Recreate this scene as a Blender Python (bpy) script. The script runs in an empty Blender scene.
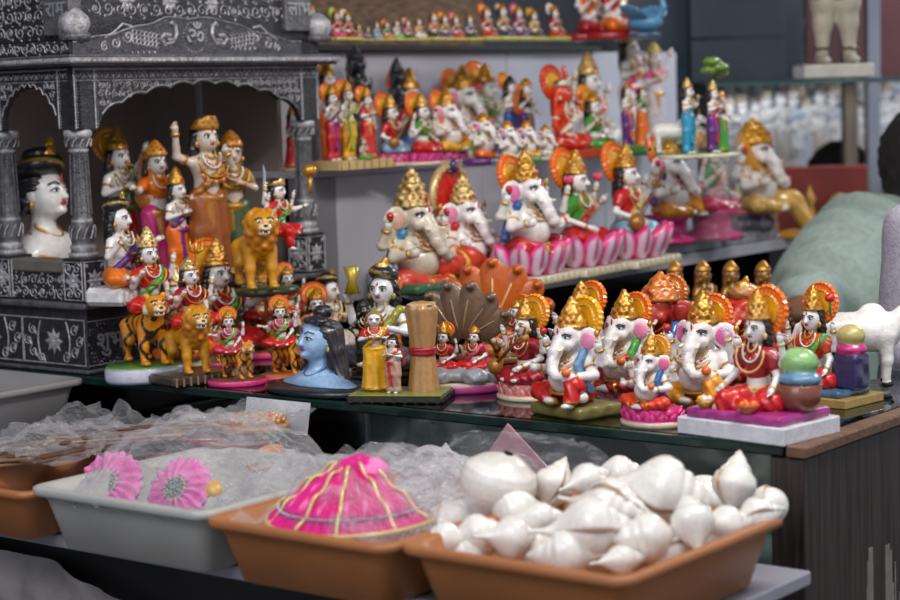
import bpy, math, random
import numpy as np
from mathutils import Matrix, Vector, Euler
random.seed(7); np.random.seed(7)
sc = bpy.context.scene
COL = sc.collection
PI = math.pi
# ------------------------------------------------------------------ camera
FPX = 1900.0
cam_d = bpy.data.cameras.new('camera'); cam = bpy.data.objects.new('camera', cam_d); COL.objects.link(cam)
sc.camera = cam
cam_d.sensor_width = 36; cam_d.lens = FPX/900*36
cam_d.clip_start = .05; cam_d.clip_end = 60
CAMZ = 1.40
PITCH = math.atan(203/1900); ROLL = math.radians(-1.7)
CM = Matrix.Translation((0, 0, CAMZ)) @ Matrix.Rotation(PI/2-PITCH, 4, 'X') @ Matrix.Rotation(ROLL, 4, 'Z')
cam.matrix_world = CM
cam_d.dof.use_dof = True; cam_d.dof.focus_distance = 2.62; cam_d.dof.aperture_fstop = 4.5
# ------------------------------------------------------------------ light
w = bpy.data.worlds.new('world'); sc.world = w; w.use_nodes = True
bg = w.node_tree.nodes['Background']; bg.inputs[0].default_value = (.84, .90, 1, 1); bg.inputs[1].default_value = .62
def area(name, loc, target, sx, sy, power, col):
    d = bpy.data.lights.new(name, 'AREA'); d.shape = 'RECTANGLE'; d.size = sx; d.size_y = sy
    d.energy = power; d.color = col
    o = bpy.data.objects.new(name, d); COL.objects.link(o); o.location = loc
    o.rotation_euler = (Vector(target)-Vector(loc)).to_track_quat('-Z', 'Y').to_euler()
    return o
area('street_daylight', (-1.2, .2, 3.3), (.1, 2.9, 1.0), 2.0, 1.4, 46, (.95, .96, 1))
area('ceiling_lamp', (.75, 2.0, 2.45), (.3, 3.1, 1.05), .9, .12, 24, (1, .93, .84))
area('showcase_fill_light', (1.0, 5.62, 1.36), (1.05, 5.9, 1.1), 1.1, .05, .8, (.85, .92, 1))  # unseen light added inside the showcase to brighten the statuettes
area('ceiling_lamp', (2.0, 4.6, 2.6), (1.4, 5.2, 1.0), 1.2, .5, 40, (.85, .93, 1))
sc.view_settings.view_transform = 'Standard'; sc.view_settings.look = 'None'
sc.view_settings.gamma = 1; sc.view_settings.use_curve_mapping = False
sc.view_settings.exposure = 0.0
# ------------------------------------------------------------------ layout
RZ = math.radians(-38)
U = Vector((math.cos(RZ), math.sin(RZ), 0)); V = Vector((-math.sin(RZ), math.cos(RZ), 0))
ZG = .984            # counter glass top
ZB = .872            # bench top
ZF = ZG+.112          # temple floor
ZM = ZG+.091         # middle shelf
ZU = ZG+.290         # upper shelf
ZT = ZG+.495         # top shelf
def L(x, y, z=0):    # counter frame -> world
    p = U*x+V*y; return Vector((p.x, p.y, z))
def ray(px, py):
    return (CM.to_3x3() @ Vector(((px-450)/FPX, (300-py)/FPX, -1)))
def on_z(px, py, z):
    r = ray(px, py); t = (z-CAMZ)/r.z
    return Vector((0, 0, CAMZ))+r*t, t
def on_y(px, py, y):
    r = ray(px, py); t = y/r.y
    return Vector((0, 0, CAMZ))+r*t
def on_v(px, py, lv):      # plane of constant depth into the counter
    r = ray(px, py); t = lv/r.dot(V)
    return Vector((0, 0, CAMZ))+r*t
def on_x_l(px, py, lx):   # plane of constant counter-frame x
    r = ray(px, py); t = lx/r.dot(U)
    return Vector((0, 0, CAMZ))+r*t
# ------------------------------------------------------------------ colours and materials
def lin(c):
    c = [x/255 for x in c[:3]]
    return tuple(x/12.92 if x <= .04045 else ((x+.055)/1.055)**2.4 for x in c)
def K(r, g, b, m=0): return lin((r, g, b))+(m,)
WHITE = K(232, 228, 226); CREAM = K(216, 202, 178); GOLD = K(205, 150, 50, .55); PALEGOLD = K(214, 184, 120, .5)
ORANGE = K(236, 112, 20); DORANGE = K(206, 78, 14); YELLOW = K(232, 170, 22); RED = K(200, 22, 24); CRIM = K(158, 16, 34)
PINK = K(226, 60, 130); LPINK = K(232, 140, 178); MAG = K(176, 34, 110); PURP = K(98, 40, 120); BLUE = K(48, 92, 160)
LBLUE = K(112, 172, 200); GREEN = K(70, 150, 50); DGREEN = K(34, 84, 38); BLACK = K(22, 22, 26); HAIR = K(26, 22, 24)
BROWN = K(112, 62, 28); DBROWN = K(60, 36, 22); GREY = K(128, 130, 136); SKIN = K(226, 196, 184); TIGER = K(222, 140, 22)
LIONC = K(206, 142, 26); GRANITE = K(66, 68, 74); SILVER = K(170, 168, 170, .3); RBROWN = K(150, 36, 16)
def nodes(name):
    m = bpy.data.materials.new(name); m.use_nodes = True
    return m, m.node_tree.nodes, m.node_tree.links, m.node_tree.nodes['Principled BSDF']
def glaze(name, rough, coat, var=.12, bump=.15, scale=60, sss=0):
    m, N, Lk, P = nodes(name)
    a = N.new('ShaderNodeAttribute'); a.attribute_name = 'Col'
    t = N.new('ShaderNodeTexCoord'); n = N.new('ShaderNodeTexNoise'); n.inputs['Scale'].default_value = scale*.4; n.inputs['Detail'].default_value = 3
    Lk.new(t.outputs['Object'], n.inputs['Vector'])
    r = N.new('ShaderNodeMapRange'); r.inputs[1].default_value = .3; r.inputs[2].default_value = .7
    r.inputs[3].default_value = 1-var*1.4; r.inputs[4].default_value = 1+var*.5
    Lk.new(n.outputs[0], r.inputs[0])
    v = N.new('ShaderNodeVectorMath'); v.operation = 'SCALE'; Lk.new(a.outputs['Color'], v.inputs[0]); Lk.new(r.outputs[0], v.inputs['Scale'])
    Lk.new(v.outputs[0], P.inputs['Base Color']); Lk.new(a.outputs['Alpha'], P.inputs['Metallic'])
    P.inputs['Roughness'].default_value = rough; P.inputs['Coat Weight'].default_value = coat; P.inputs['Coat Roughness'].default_value = .12
    n2 = N.new('ShaderNodeTexNoise'); n2.inputs['Scale'].default_value = scale; Lk.new(t.outputs['Object'], n2.inputs['Vector'])
    b = N.new('ShaderNodeBump'); b.inputs['Strength'].default_value = bump; b.inputs['Distance'].default_value = .004
    Lk.new(n2.outputs[0], b.inputs['Height']); Lk.new(b.outputs[0], P.inputs['Normal'])
    return m
GLAZE = glaze('glazed_paint', .34, .45)
MATTE = glaze('matte_paint', .75, 0, .18, .3)
CLOTH = glaze('cloth', .9, 0, .12, .4, 200)
SHELL = glaze('conch_shell', .26, .5, .08, .12, 60)
PLASTIC = glaze('tray_plastic', .45, .1, .07, .1, 30)
METAL = glaze('oxidised_silver', .42, .1, .35, .5, 260)
def noise_mat(name, c1, c2, scale, rough=.5, stretch=(1, 1, 1), bump=.2, metal=0, contrast=(.35, .65), coat=0):
    m, N, Lk, P = nodes(name)
    t = N.new('ShaderNodeTexCoord'); mp = N.new('ShaderNodeMapping'); mp.inputs['Scale'].default_value = stretch
    n = N.new('ShaderNodeTexNoise'); n.inputs['Scale'].default_value = scale; n.inputs['Detail'].default_value = 6
    r = N.new('ShaderNodeValToRGB'); r.color_ramp.elements[0].position = contrast[0]; r.color_ramp.elements[1].position = contrast[1]
    r.color_ramp.elements[0].color = lin(c1)+(1,); r.color_ramp.elements[1].color = lin(c2)+(1,)
    Lk.new(t.outputs['Object'], mp.inputs[0]); Lk.new(mp.outputs[0], n.inputs['Vector']); Lk.new(n.outputs[0], r.inputs[0])
    Lk.new(r.outputs[0], P.inputs['Base Color']); P.inputs['Roughness'].default_value = rough; P.inputs['Metallic'].default_value = metal
    P.inputs['Coat Weight'].default_value = coat
    b = N.new('ShaderNodeBump'); b.inputs['Strength'].default_value = bump; b.inputs['Distance'].default_value = .003
    Lk.new(n.outputs[0], b.inputs['Height']); Lk.new(b.outputs[0], P.inputs['Normal'])
    return m
def film_mat(name, clear, tint, rough, white=.35, edge=.38):
    m, N, Lk, P = nodes(name); out = N['Material Output']
    tr = N.new('ShaderNodeBsdfTransparent'); tr.inputs[0].default_value = (*tint, 1)
    P.inputs['Base Color'].default_value = (white, white, white*1.04, 1); P.inputs['Roughness'].default_value = rough
    P.inputs['Specular IOR Level'].default_value = 1.0
    tc = N.new('ShaderNodeTexCoord'); nz = N.new('ShaderNodeTexNoise'); nz.inputs['Scale'].default_value = 55; nz.inputs['Detail'].default_value = 3
    vr = N.new('ShaderNodeTexVoronoi'); vr.inputs['Scale'].default_value = 70
    ad = N.new('ShaderNodeMath'); ad.operation = 'ADD'; Lk.new(tc.outputs['Object'], nz.inputs['Vector']); Lk.new(nz.outputs['Color'], vr.inputs['Vector'])
    vr.inputs['Scale'].default_value = 3.5; Lk.new(nz.outputs[0], ad.inputs[0]); Lk.new(vr.outputs['Distance'], ad.inputs[1])
    bp = N.new('ShaderNodeBump'); bp.inputs['Strength'].default_value = 1; bp.inputs['Distance'].default_value = .006; Lk.new(ad.outputs[0], bp.inputs['Height']); Lk.new(bp.outputs[0], P.inputs['Normal'])
    lw = N.new('ShaderNodeLayerWeight'); Lk.new(bp.outputs[0], lw.inputs['Normal']); lw.inputs[0].default_value = .35
    r = N.new('ShaderNodeMapRange'); r.inputs[3].default_value = 1-clear; r.inputs[4].default_value = 1-clear+edge
    Lk.new(lw.outputs['Facing'], r.inputs[0])
    mx = N.new('ShaderNodeMixShader'); Lk.new(r.outputs[0], mx.inputs[0]); Lk.new(tr.outputs[0], mx.inputs[1]); Lk.new(P.outputs[0], mx.inputs[2])
    Lk.new(mx.outputs[0], out.inputs['Surface'])
    return m
FILM = film_mat('clear_plastic_film', .935, (.97, .97, .98), .09, .8, .34)
# ------------------------------------------------------------------ mesh engine
def vec(*a): return np.array(a, dtype=np.float32)
def rotm(e): return np.array(Euler([math.radians(x) for x in e]).to_matrix(), dtype=np.float32)
def cap(p0, p1, r0, r1, col, k=.02, **o): return dict(t='c', a=vec(*p0), b=vec(*p1), r0=r0, r1=r1, col=col, k=k, **o)
def ell(c, r, col, rot=None, k=.02, **o): return dict(t='e', c=vec(*c), r=vec(*r), R=None if rot is None else rotm(rot), col=col, k=k, **o)
def rbx(c, h, rd, col, rot=None, k=.01, **o): return dict(t='b', c=vec(*c), r=vec(*h), rd=rd, R=None if rot is None else rotm(rot), col=col, k=k, **o)
def tor(c, R_, r_, col, rot=None, k=.008, s=(1, 1, 1), **o): return dict(t='t', c=vec(*c), R_=R_, r_=r_, r=vec(R_+r_, R_+r_, R_+r_)*1.05, R=None if rot is None else rotm(rot), col=col, k=k, s=s, **o)
def chain(pts, col, k=.02, **o):
    return [cap(a[:3], b[:3], a[3], b[3], col, k, **o) for a, b in zip(pts[:-1], pts[1:])]
def pdist(p, x, y, z):
    t = p['t']
    if t == 'c':
        a, b = p['a'], p['b']; d = b-a; L2 = float(d@d)+1e-12
        ux, uy, uz = x-a[0], y-a[1], z-a[2]
        h = np.clip((ux*d[0]+uy*d[1]+uz*d[2])/L2, 0, 1)
        r = p['r0']+(p['r1']-p['r0'])*h
        D = np.sqrt((ux-d[0]*h)**2+(uy-d[1]*h)**2+(uz-d[2]*h)**2)-r
    else:
        ux, uy, uz = x-p['c'][0], y-p['c'][1], z-p['c'][2]
        if p['R'] is not None:
            R = p['R']; ux, uy, uz = (ux*R[0, 0]+uy*R[1, 0]+uz*R[2, 0], ux*R[0, 1]+uy*R[1, 1]+uz*R[2, 1], ux*R[0, 2]+uy*R[1, 2]+uz*R[2, 2])
        if t == 'e':
            r = p['r']; a_, b_, c_ = (ux/r[0])**2, (uy/r[1])**2, (uz/r[2])**2
            k0 = np.sqrt(a_+b_+c_)+1e-6
            k1 = np.sqrt(a_/r[0]**2+b_/r[1]**2+c_/r[2]**2)+1e-6
            D = np.where(k0 < .3, (k0-1)*min(r), k0*(k0-1)/k1)
        elif t == 'b':
            h, rd = p['r'], p['rd']
            qx, qy, qz = np.abs(ux)-h[0]+rd, np.abs(uy)-h[1]+rd, np.abs(uz)-h[2]+rd
            D = np.sqrt(np.maximum(qx, 0)**2+np.maximum(qy, 0)**2+np.maximum(qz, 0)**2)+np.minimum(np.maximum(qx, np.maximum(qy, qz)), 0)-rd
        else:
            s = p['s']
            q = np.sqrt((ux/s[0])**2+(uy/s[1])**2)-p['R_']; D = np.sqrt(q*q+uz*uz)-p['r_']
    if 'w' in p:
        A, f = p['w']; D = D+A*np.sin(f*x+1)*np.sin(f*y+2)*np.sin(f*z)
    if 'f' in p:
        A, (fx, fy, fz) = p['f']; D = D+A*np.sin(fx*x+fy*y+fz*z)
    return D
def pbox(p):
    m = p.get('w', (0,))[0]+p.get('f', (0,))[0]
    if p['t'] == 'c':
        r = max(p['r0'], p['r1'])+m
        return np.minimum(p['a'], p['b'])-r, np.maximum(p['a'], p['b'])+r
    r = p['r']+m if p['R'] is None else (np.full(3, np.linalg.norm(p['r']) if p['t'] == 'b' else max(p['r']))+m)
    if p['t'] == 't': r = r*max(p['s'])
    return p['c']-r, p['c']+r
class Mesh:
    """collects vertices, faces and vertex colours of ONE part"""
    def __init__(s): s.v = []; s.c = []; s.q = []; s.t = []; s.n = 0; s.flat = False
    def add(s, v, c, quads=None, tris=None):
        v = np.asarray(v, dtype=np.float32).reshape(-1, 3)
        c = np.asarray(c, dtype=np.float32)
        if c.ndim == 1: c = np.tile(c, (len(v), 1))
        s.v.append(v); s.c.append(c)
        if quads is not None and len(quads): s.q.append(np.asarray(quads, dtype=np.int64).reshape(-1, 4)+s.n)
        if tris is not None and len(tris): s.t.append(np.asarray(tris, dtype=np.int64).reshape(-1, 3)+s.n)
        s.n += len(v); return s
    def sdf(s, prims, cell):
        lo = np.min([pbox(p)[0] for p in prims], axis=0)-cell*2.5; hi = np.max([pbox(p)[1] for p in prims], axis=0)+cell*2.5
        n = np.ceil((hi-lo)/cell).astype(int)+1
        F = np.full(n, 9.0, dtype=np.float32)
        ax = [lo[i]+cell*np.arange(n[i], dtype=np.float32) for i in range(3)]
        for p in prims:
            a, b = pbox(p); mg = p['k']+cell*2
            i0 = np.maximum(((a-mg-lo)/cell).astype(int), 0); i1 = np.minimum(((b+mg-lo)/cell).astype(int)+2, n)
            sl = tuple(slice(i0[i], i1[i]) for i in range(3))
            D = pdist(p, ax[0][sl[0]][:, None, None], ax[1][sl[1]][None, :, None], ax[2][sl[2]][None, None, :])
            G = F[sl]
            if p.get('neg'): F[sl] = np.maximum(G, -D); continue
            k = p['k']; h = np.maximum(k-np.abs(G-D), 0)/k
            F[sl] = np.minimum(G, D)-h*h*k*.25
        S = F < 0
        cs = n-1; ids = []; pos = []; quads = []; strides = (int(cs[1]*cs[2]), int(cs[2]), 1)
        for x in range(3):
            A = [slice(None)]*3; B = [slice(None)]*3; A[x] = slice(0, -1); B[x] = slice(1, None)
            idx = np.argwhere(S[tuple(A)] != S[tuple(B)])
            y_, z_ = (x+1) % 3, (x+2) % 3
            ok = (idx[:, y_] > 0) & (idx[:, z_] > 0) & (idx[:, y_] < n[y_]-1) & (idx[:, z_] < n[z_]-1)
            idx = idx[ok]
            if not len(idx): continue
            j = idx.copy(); j[:, x] += 1
            fa = F[tuple(idx.T)]; fb = F[tuple(j.T)]
            t = fa/(fa-fb)
            P = idx.astype(np.float32); P[:, x] += t; P = lo+P*cell
            base = idx[:, 0]*strides[0]+idx[:, 1]*strides[1]+idx[:, 2]
            c4 = [base-strides[y_]-strides[z_], base-strides[z_], base, base-strides[y_]]
            for c in c4: ids.append(c); pos.append(P)
            q = np.stack(c4, 1); inv = fa > 0; q[inv] = q[inv][:, ::-1]; quads.append(q)
        if not ids: return s
        ids = np.concatenate(ids); pos = np.concatenate(pos); quads = np.concatenate(quads)
        u, inv = np.unique(ids, return_inverse=True)
        cnt = np.bincount(inv).astype(np.float32)
        v = np.stack([np.bincount(inv, weights=pos[:, i])/cnt for i in range(3)], 1).astype(np.float32)
        qi = np.searchsorted(u, quads)
        best = np.full(len(v), 9.0, dtype=np.float32); col = np.zeros((len(v), 4), dtype=np.float32)
        for p in prims:
            if p.get('neg') and p['col'] is None: continue
            d = pdist(p, v[:, 0], v[:, 1], v[:, 2]); d = np.abs(d) if p.get('neg') else d
            d = d-p.get('bias', 0); m = d < best
            c = p['col'](v) if callable(p['col']) else p['col']
            col[m] = c[m] if callable(p['col']) else c
            best[m] = d[m]
        return s.add(v, col, quads=qi)
    def blob(s, c, r, col, rot=None, nu=10, nv=7):
        v = [(0, 0, 1)]
        for i in range(1, nv):
            a = PI*i/nv
            for j in range(nu): b = 2*PI*j/nu; v.append((math.sin(a)*math.cos(b), math.sin(a)*math.sin(b), math.cos(a)))
        v.append((0, 0, -1)); v = np.array(v)*np.array(r)
        if rot is not None: v = v@rotm(rot).T
        q = []; t = []
        for j in range(nu):
            k = (j+1) % nu
            t.append((0, 1+j, 1+k)); e = 1+(nv-2)*nu; t.append((len(v)-1, e+k, e+j))
            for i in range(nv-2): a = 1+i*nu; q.append((a+j, a+nu+j, a+nu+k, a+k))
        return s.add(v+np.array(c), col, q, t)
    def tube(s, pts, r, col, n=6, closed=False):
        pts = np.array(pts, dtype=float); m = len(pts)
        rr = np.broadcast_to(np.array(r, dtype=float), (m,))
        T = np.gradient(pts, axis=0) if not closed else np.roll(pts, -1, 0)-np.roll(pts, 1, 0)
        T /= np.linalg.norm(T, axis=1)[:, None]+1e-9
        N0 = np.cross(T[0], (0, 0, 1));
        if np.linalg.norm(N0) < .05: N0 = np.cross(T[0], (1, 0, 0))
        v = []
        for i in range(m):
            N0 = N0-T[i]*np.dot(N0, T[i]); N0 /= np.linalg.norm(N0)+1e-9; B = np.cross(T[i], N0)
            for j in range(n): a = 2*PI*j/n; v.append(pts[i]+rr[i]*(N0*math.cos(a)+B*math.sin(a)))
        q = []
        for i in range(m if closed else m-1):
            for j in range(n):
                k = (j+1) % n; a, b = i*n, ((i+1) % m)*n; q.append((a+j, a+k, b+k, b+j))
        t = []
        if not closed:
            v.append(pts[0]); v.append(pts[-1]); e = len(v)
            for j in range(n): k = (j+1) % n; t.append((e-2, k, j)); t.append((e-1, (m-1)*n+j, (m-1)*n+k))
        return s.add(v, col, q, t)
    def lathe(s, prof, col, n=24, c=(0, 0, 0), sx=1, sy=1, cols=None, rip=0, ripn=8):
        v = []; cc = []
        for i, (r, z) in enumerate(prof):
            for j in range(n):
                a = 2*PI*j/n; k = 1+rip*math.cos(a*ripn)
                v.append((c[0]+r*k*math.cos(a)*sx, c[1]+r*k*math.sin(a)*sy, c[2]+z)); cc.append(cols[i] if cols else col)
        q = [(i*n+j, i*n+(j+1) % n, (i+1)*n+(j+1) % n, (i+1)*n+j) for i in range(len(prof)-1) for j in range(n)]
        return s.add(v, np.array(cc), q)
    def box(s, lo, hi, col, tz=0, R=None):
        x0, y0, z0 = lo; x1, y1, z1 = hi
        v = np.array([(x0, y0, z0), (x1, y0, z0), (x1, y1, z0), (x0, y1, z0), (x0+tz, y0+tz, z1), (x1-tz, y0+tz, z1), (x1-tz, y1-tz, z1), (x0+tz, y1-tz, z1)])
        if R is not None: c = v.mean(0); v = (v-c)@rotm(R).T+c
        return s.add(v, col, [(0, 3, 2, 1), (4, 5, 6, 7), (0, 1, 5, 4), (1, 2, 6, 5), (2, 3, 7, 6), (3, 0, 4, 7)])
    def bbx(s, lo, hi, col, b=.003):
        """box with bevelled edges"""
        x0, y0, z0 = lo; x1, y1, z1 = hi; b = min(b, (x1-x0)/3, (y1-y0)/3, (z1-z0)/3)
        def ring(i, z): return [(x0+i, y0+b, z), (x0+b, y0+i, z), (x1-b, y0+i, z), (x1-i, y0+b, z), (x1-i, y1-b, z), (x1-b, y1-i, z), (x0+b, y1-i, z), (x0+i, y1-b, z)]
        v = ring(b, z0)+ring(0, z0+b)+ring(0, z1-b)+ring(b, z1); q = []
        for k in range(3): q += [(k*8+j, k*8+(j+1) % 8, k*8+8+(j+1) % 8, k*8+8+j) for j in range(8)]
        q += [(7, 2, 1, 0), (7, 6, 3, 2), (6, 5, 4, 3)] + [(24, 25, 26, 31), (26, 27, 30, 31), (27, 28, 29, 30)]
        return s.add(v, col, q)
    def prism(s, pts, y0, y1, col):
        """outline pts in xz, from y0 to y1; ear clipped by strips of a centre fan only for star shapes"""
        n = len(pts); v = [(p[0], y0, p[1]) for p in pts]+[(p[0], y1, p[1]) for p in pts]
        q = [(j, (j+1) % n, n+(j+1) % n, n+j) for j in range(n)]
        from mathutils.geometry import tessellate_polygon
        tr = tessellate_polygon([[Vector((p[0], p[1], 0)) for p in pts]])
        t = [tuple(x) for x in tr]+[(b+n, a+n, c+n) for a, b, c in tr]
        return s.add(v, col, q, t)
    def xf(s, loc=(0, 0, 0), rot=None, sc_=1):
        for i in range(len(s.v)):
            v = s.v[i]*np.array(sc_)
            if rot is not None: v = v@rotm(rot).T
            s.v[i] = (v+np.array(loc)).astype(np.float32)
        return s
    def join(s, o):
        for v, c in zip(o.v, o.c): s.v.append(v); s.c.append(c)
        for q in o.q: s.q.append(q+s.n)
        for t in o.t: s.t.append(t+s.n)
        s.n += o.n; return s
    def data(s, name, smooth=True):
        me = bpy.data.meshes.new(name)
        v = np.concatenate(s.v); c = np.concatenate(s.c)
        if c.shape[1] == 3: c = np.hstack([c, np.zeros((len(c), 1))])
        Q = np.concatenate(s.q) if s.q else np.zeros((0, 4), int); T = np.concatenate(s.t) if s.t else np.zeros((0, 3), int)
        me.vertices.add(len(v)); me.vertices.foreach_set('co', v.ravel().astype(np.float32))
        li = np.concatenate([Q.ravel(), T.ravel()]).astype(np.int32)
        me.loops.add(len(li)); me.loops.foreach_set('vertex_index', li)
        me.polygons.add(len(Q)+len(T))
        st = np.concatenate([np.arange(len(Q))*4, len(Q)*4+np.arange(len(T))*3]).astype(np.int32)
        me.polygons.foreach_set('loop_start', st)
        me.polygons.foreach_set('use_smooth', np.full(len(Q)+len(T), smooth))
        me.update(calc_edges=True); me.validate()
        at = me.color_attributes.new('Col', 'FLOAT_COLOR', 'POINT')
        if len(at.data) == len(c): at.data.foreach_set('color', c.astype(np.float32).ravel())
        return me
def link(name, me, parent=None, mat=None, loc=(0, 0, 0), rz=0, scale=None, label=None, cat=None, group=None, kind=None):
    o = bpy.data.objects.new(name, me); COL.objects.link(o)
    if parent is not None: o.parent = parent
    o.location = loc; o.rotation_euler = (0, 0, rz)
    if scale is not None: o.scale = (scale,)*3 if not hasattr(scale, '__len__') else scale
    if mat is not None and me is not None:
        if not me.materials: me.materials.append(mat)
    if label: o['label'] = label
    if cat: o['category'] = cat
    if group: o['group'] = group
    if kind: o['kind'] = kind
    return o
def thing(name, label, cat, loc, rz=0, scale=1, group=None):
    return link(name, None, loc=loc, rz=rz, scale=scale, label=label, cat=cat, group=group)
def copy_tree(o, parent=None):
    c = o.copy(); COL.objects.link(c); c.parent = parent
    for ch in list(o.children): copy_tree(ch, c)
    return c
def kids_max_z(o):
    return max((float(np.max(KZ.get(c.data.name, 1)))*c.scale[2]+c.location.z) for c in o.children if c.data)
# ------------------------------------------------------------------ figurines
class Fig:
    """one figurine: an Empty at its base and its parts, modelled at a height of about 1"""
    def __init__(s, name, label, cat, px, py, z, hpx, yaw=0, group=None, res=1.4, mat=None):
        p, t = on_z(px, py, z); s.fat = 1.1
        lim = {round(ZU, 4): -2.49, round(ZM, 4): -2.26, round(ZT, 4): -2.72, round(ZG, 4): -2.17 if px < 345 else -9}.get(round(z, 4), -9)
        while p.dot(U) < lim: py += .5; hpx += .5; p, t = on_z(px, py, z)      # keep it in front of the riser
        if 25 < abs(yaw) < 60: yaw += math.copysign(11, yaw)
        s.hm = hpx/FPX*t; s.top = 0; s.cell = min(max(res/hpx, .0095), .019); s.mat = mat or GLAZE
        s.root = thing(name, label, cat, p, math.radians(yaw), 1, group)
        s.root.location.z = z
    def part(s, name, m, mat=None, loc=(0, 0, 0), sc_=1, rz=0, parent=None, smooth=True, label=None, top=True):
        if not m.v: return None
        me = m.data(name, smooth)
        if top and parent is None: s.top = max(s.top, max(float(v[:, 2].max()) for v in m.v)*sc_+loc[2])
        return link(name, me, parent or s.root, mat or s.mat, loc, rz, sc_, label=label)
    def done(s):
        k = s.hm/s.top; s.root.scale = (k*s.fat, k*s.fat, k)
        return s.root
def fingers(m, h, d, s, col):
    """four unequal fingers and a thumb at hand h, pointing along d"""
    d = np.array(d, float); d /= np.linalg.norm(d)+1e-9
    side = np.cross(d, (0, 1, 0)); side = side/(np.linalg.norm(side)+1e-9) if np.linalg.norm(side) > .1 else np.array((1., 0, 0))
    for i, l in enumerate((.8, 1, .95, .7)):
        o = np.array(h)+side*(i-1.5)*s*.33+d*s*.4
        m.tube([o, o+d*s*l*.6, o+d*s*l*1.05+np.array((0, -s*.25, 0))], [s*.19, s*.17, s*.11], col, 5)
    o = np.array(h)+side*s*.6; m.tube([o, o+side*s*.4+d*s*.45], [s*.2, s*.13], col, 5)
def face(m, c, r, s=1, white=WHITE, lips=K(190, 40, 50), tilak=RED, brow=BLACK):
    """painted eyes, brows, nose, lips on a head ellipsoid at c with radii r facing -y"""
    x, y, z = c; rx, ry, rz_ = r
    for sx in (-1, 1):
        m.blob((x+sx*rx*.42, y-ry*.86, z+rz_*.08), (rx*.27, ry*.10, rz_*.13), K(245, 245, 245), (0, 0, sx*22))
        m.blob((x+sx*rx*.42, y-ry*.94, z+rz_*.08), (rx*.12, ry*.07, rz_*.12), BLACK, None, 6, 5)
        m.tube([(x+sx*rx*.16, y-ry*.97, z+rz_*.26), (x+sx*rx*.42, y-ry*.92, z+rz_*.35), (x+sx*rx*.70, y-ry*.74, z+rz_*.26)], rx*.06, brow, 4)
        m.tube([(x+sx*rx*.16, y-ry*.97, z+rz_*.10), (x+sx*rx*.42, y-ry*.96, z+rz_*.21), (x+sx*rx*.72, y-ry*.75, z+rz_*.10)], rx*.05, brow, 4)
    m.blob((x, y-ry*.9, z-rz_*.47), (rx*.26, ry*.1, rz_*.085), lips)
    if tilak: m.blob((x, y-ry*.93, z+rz_*.48), (rx*.07, ry*.08, rz_*.16), tilak, None, 6, 5)
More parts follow.
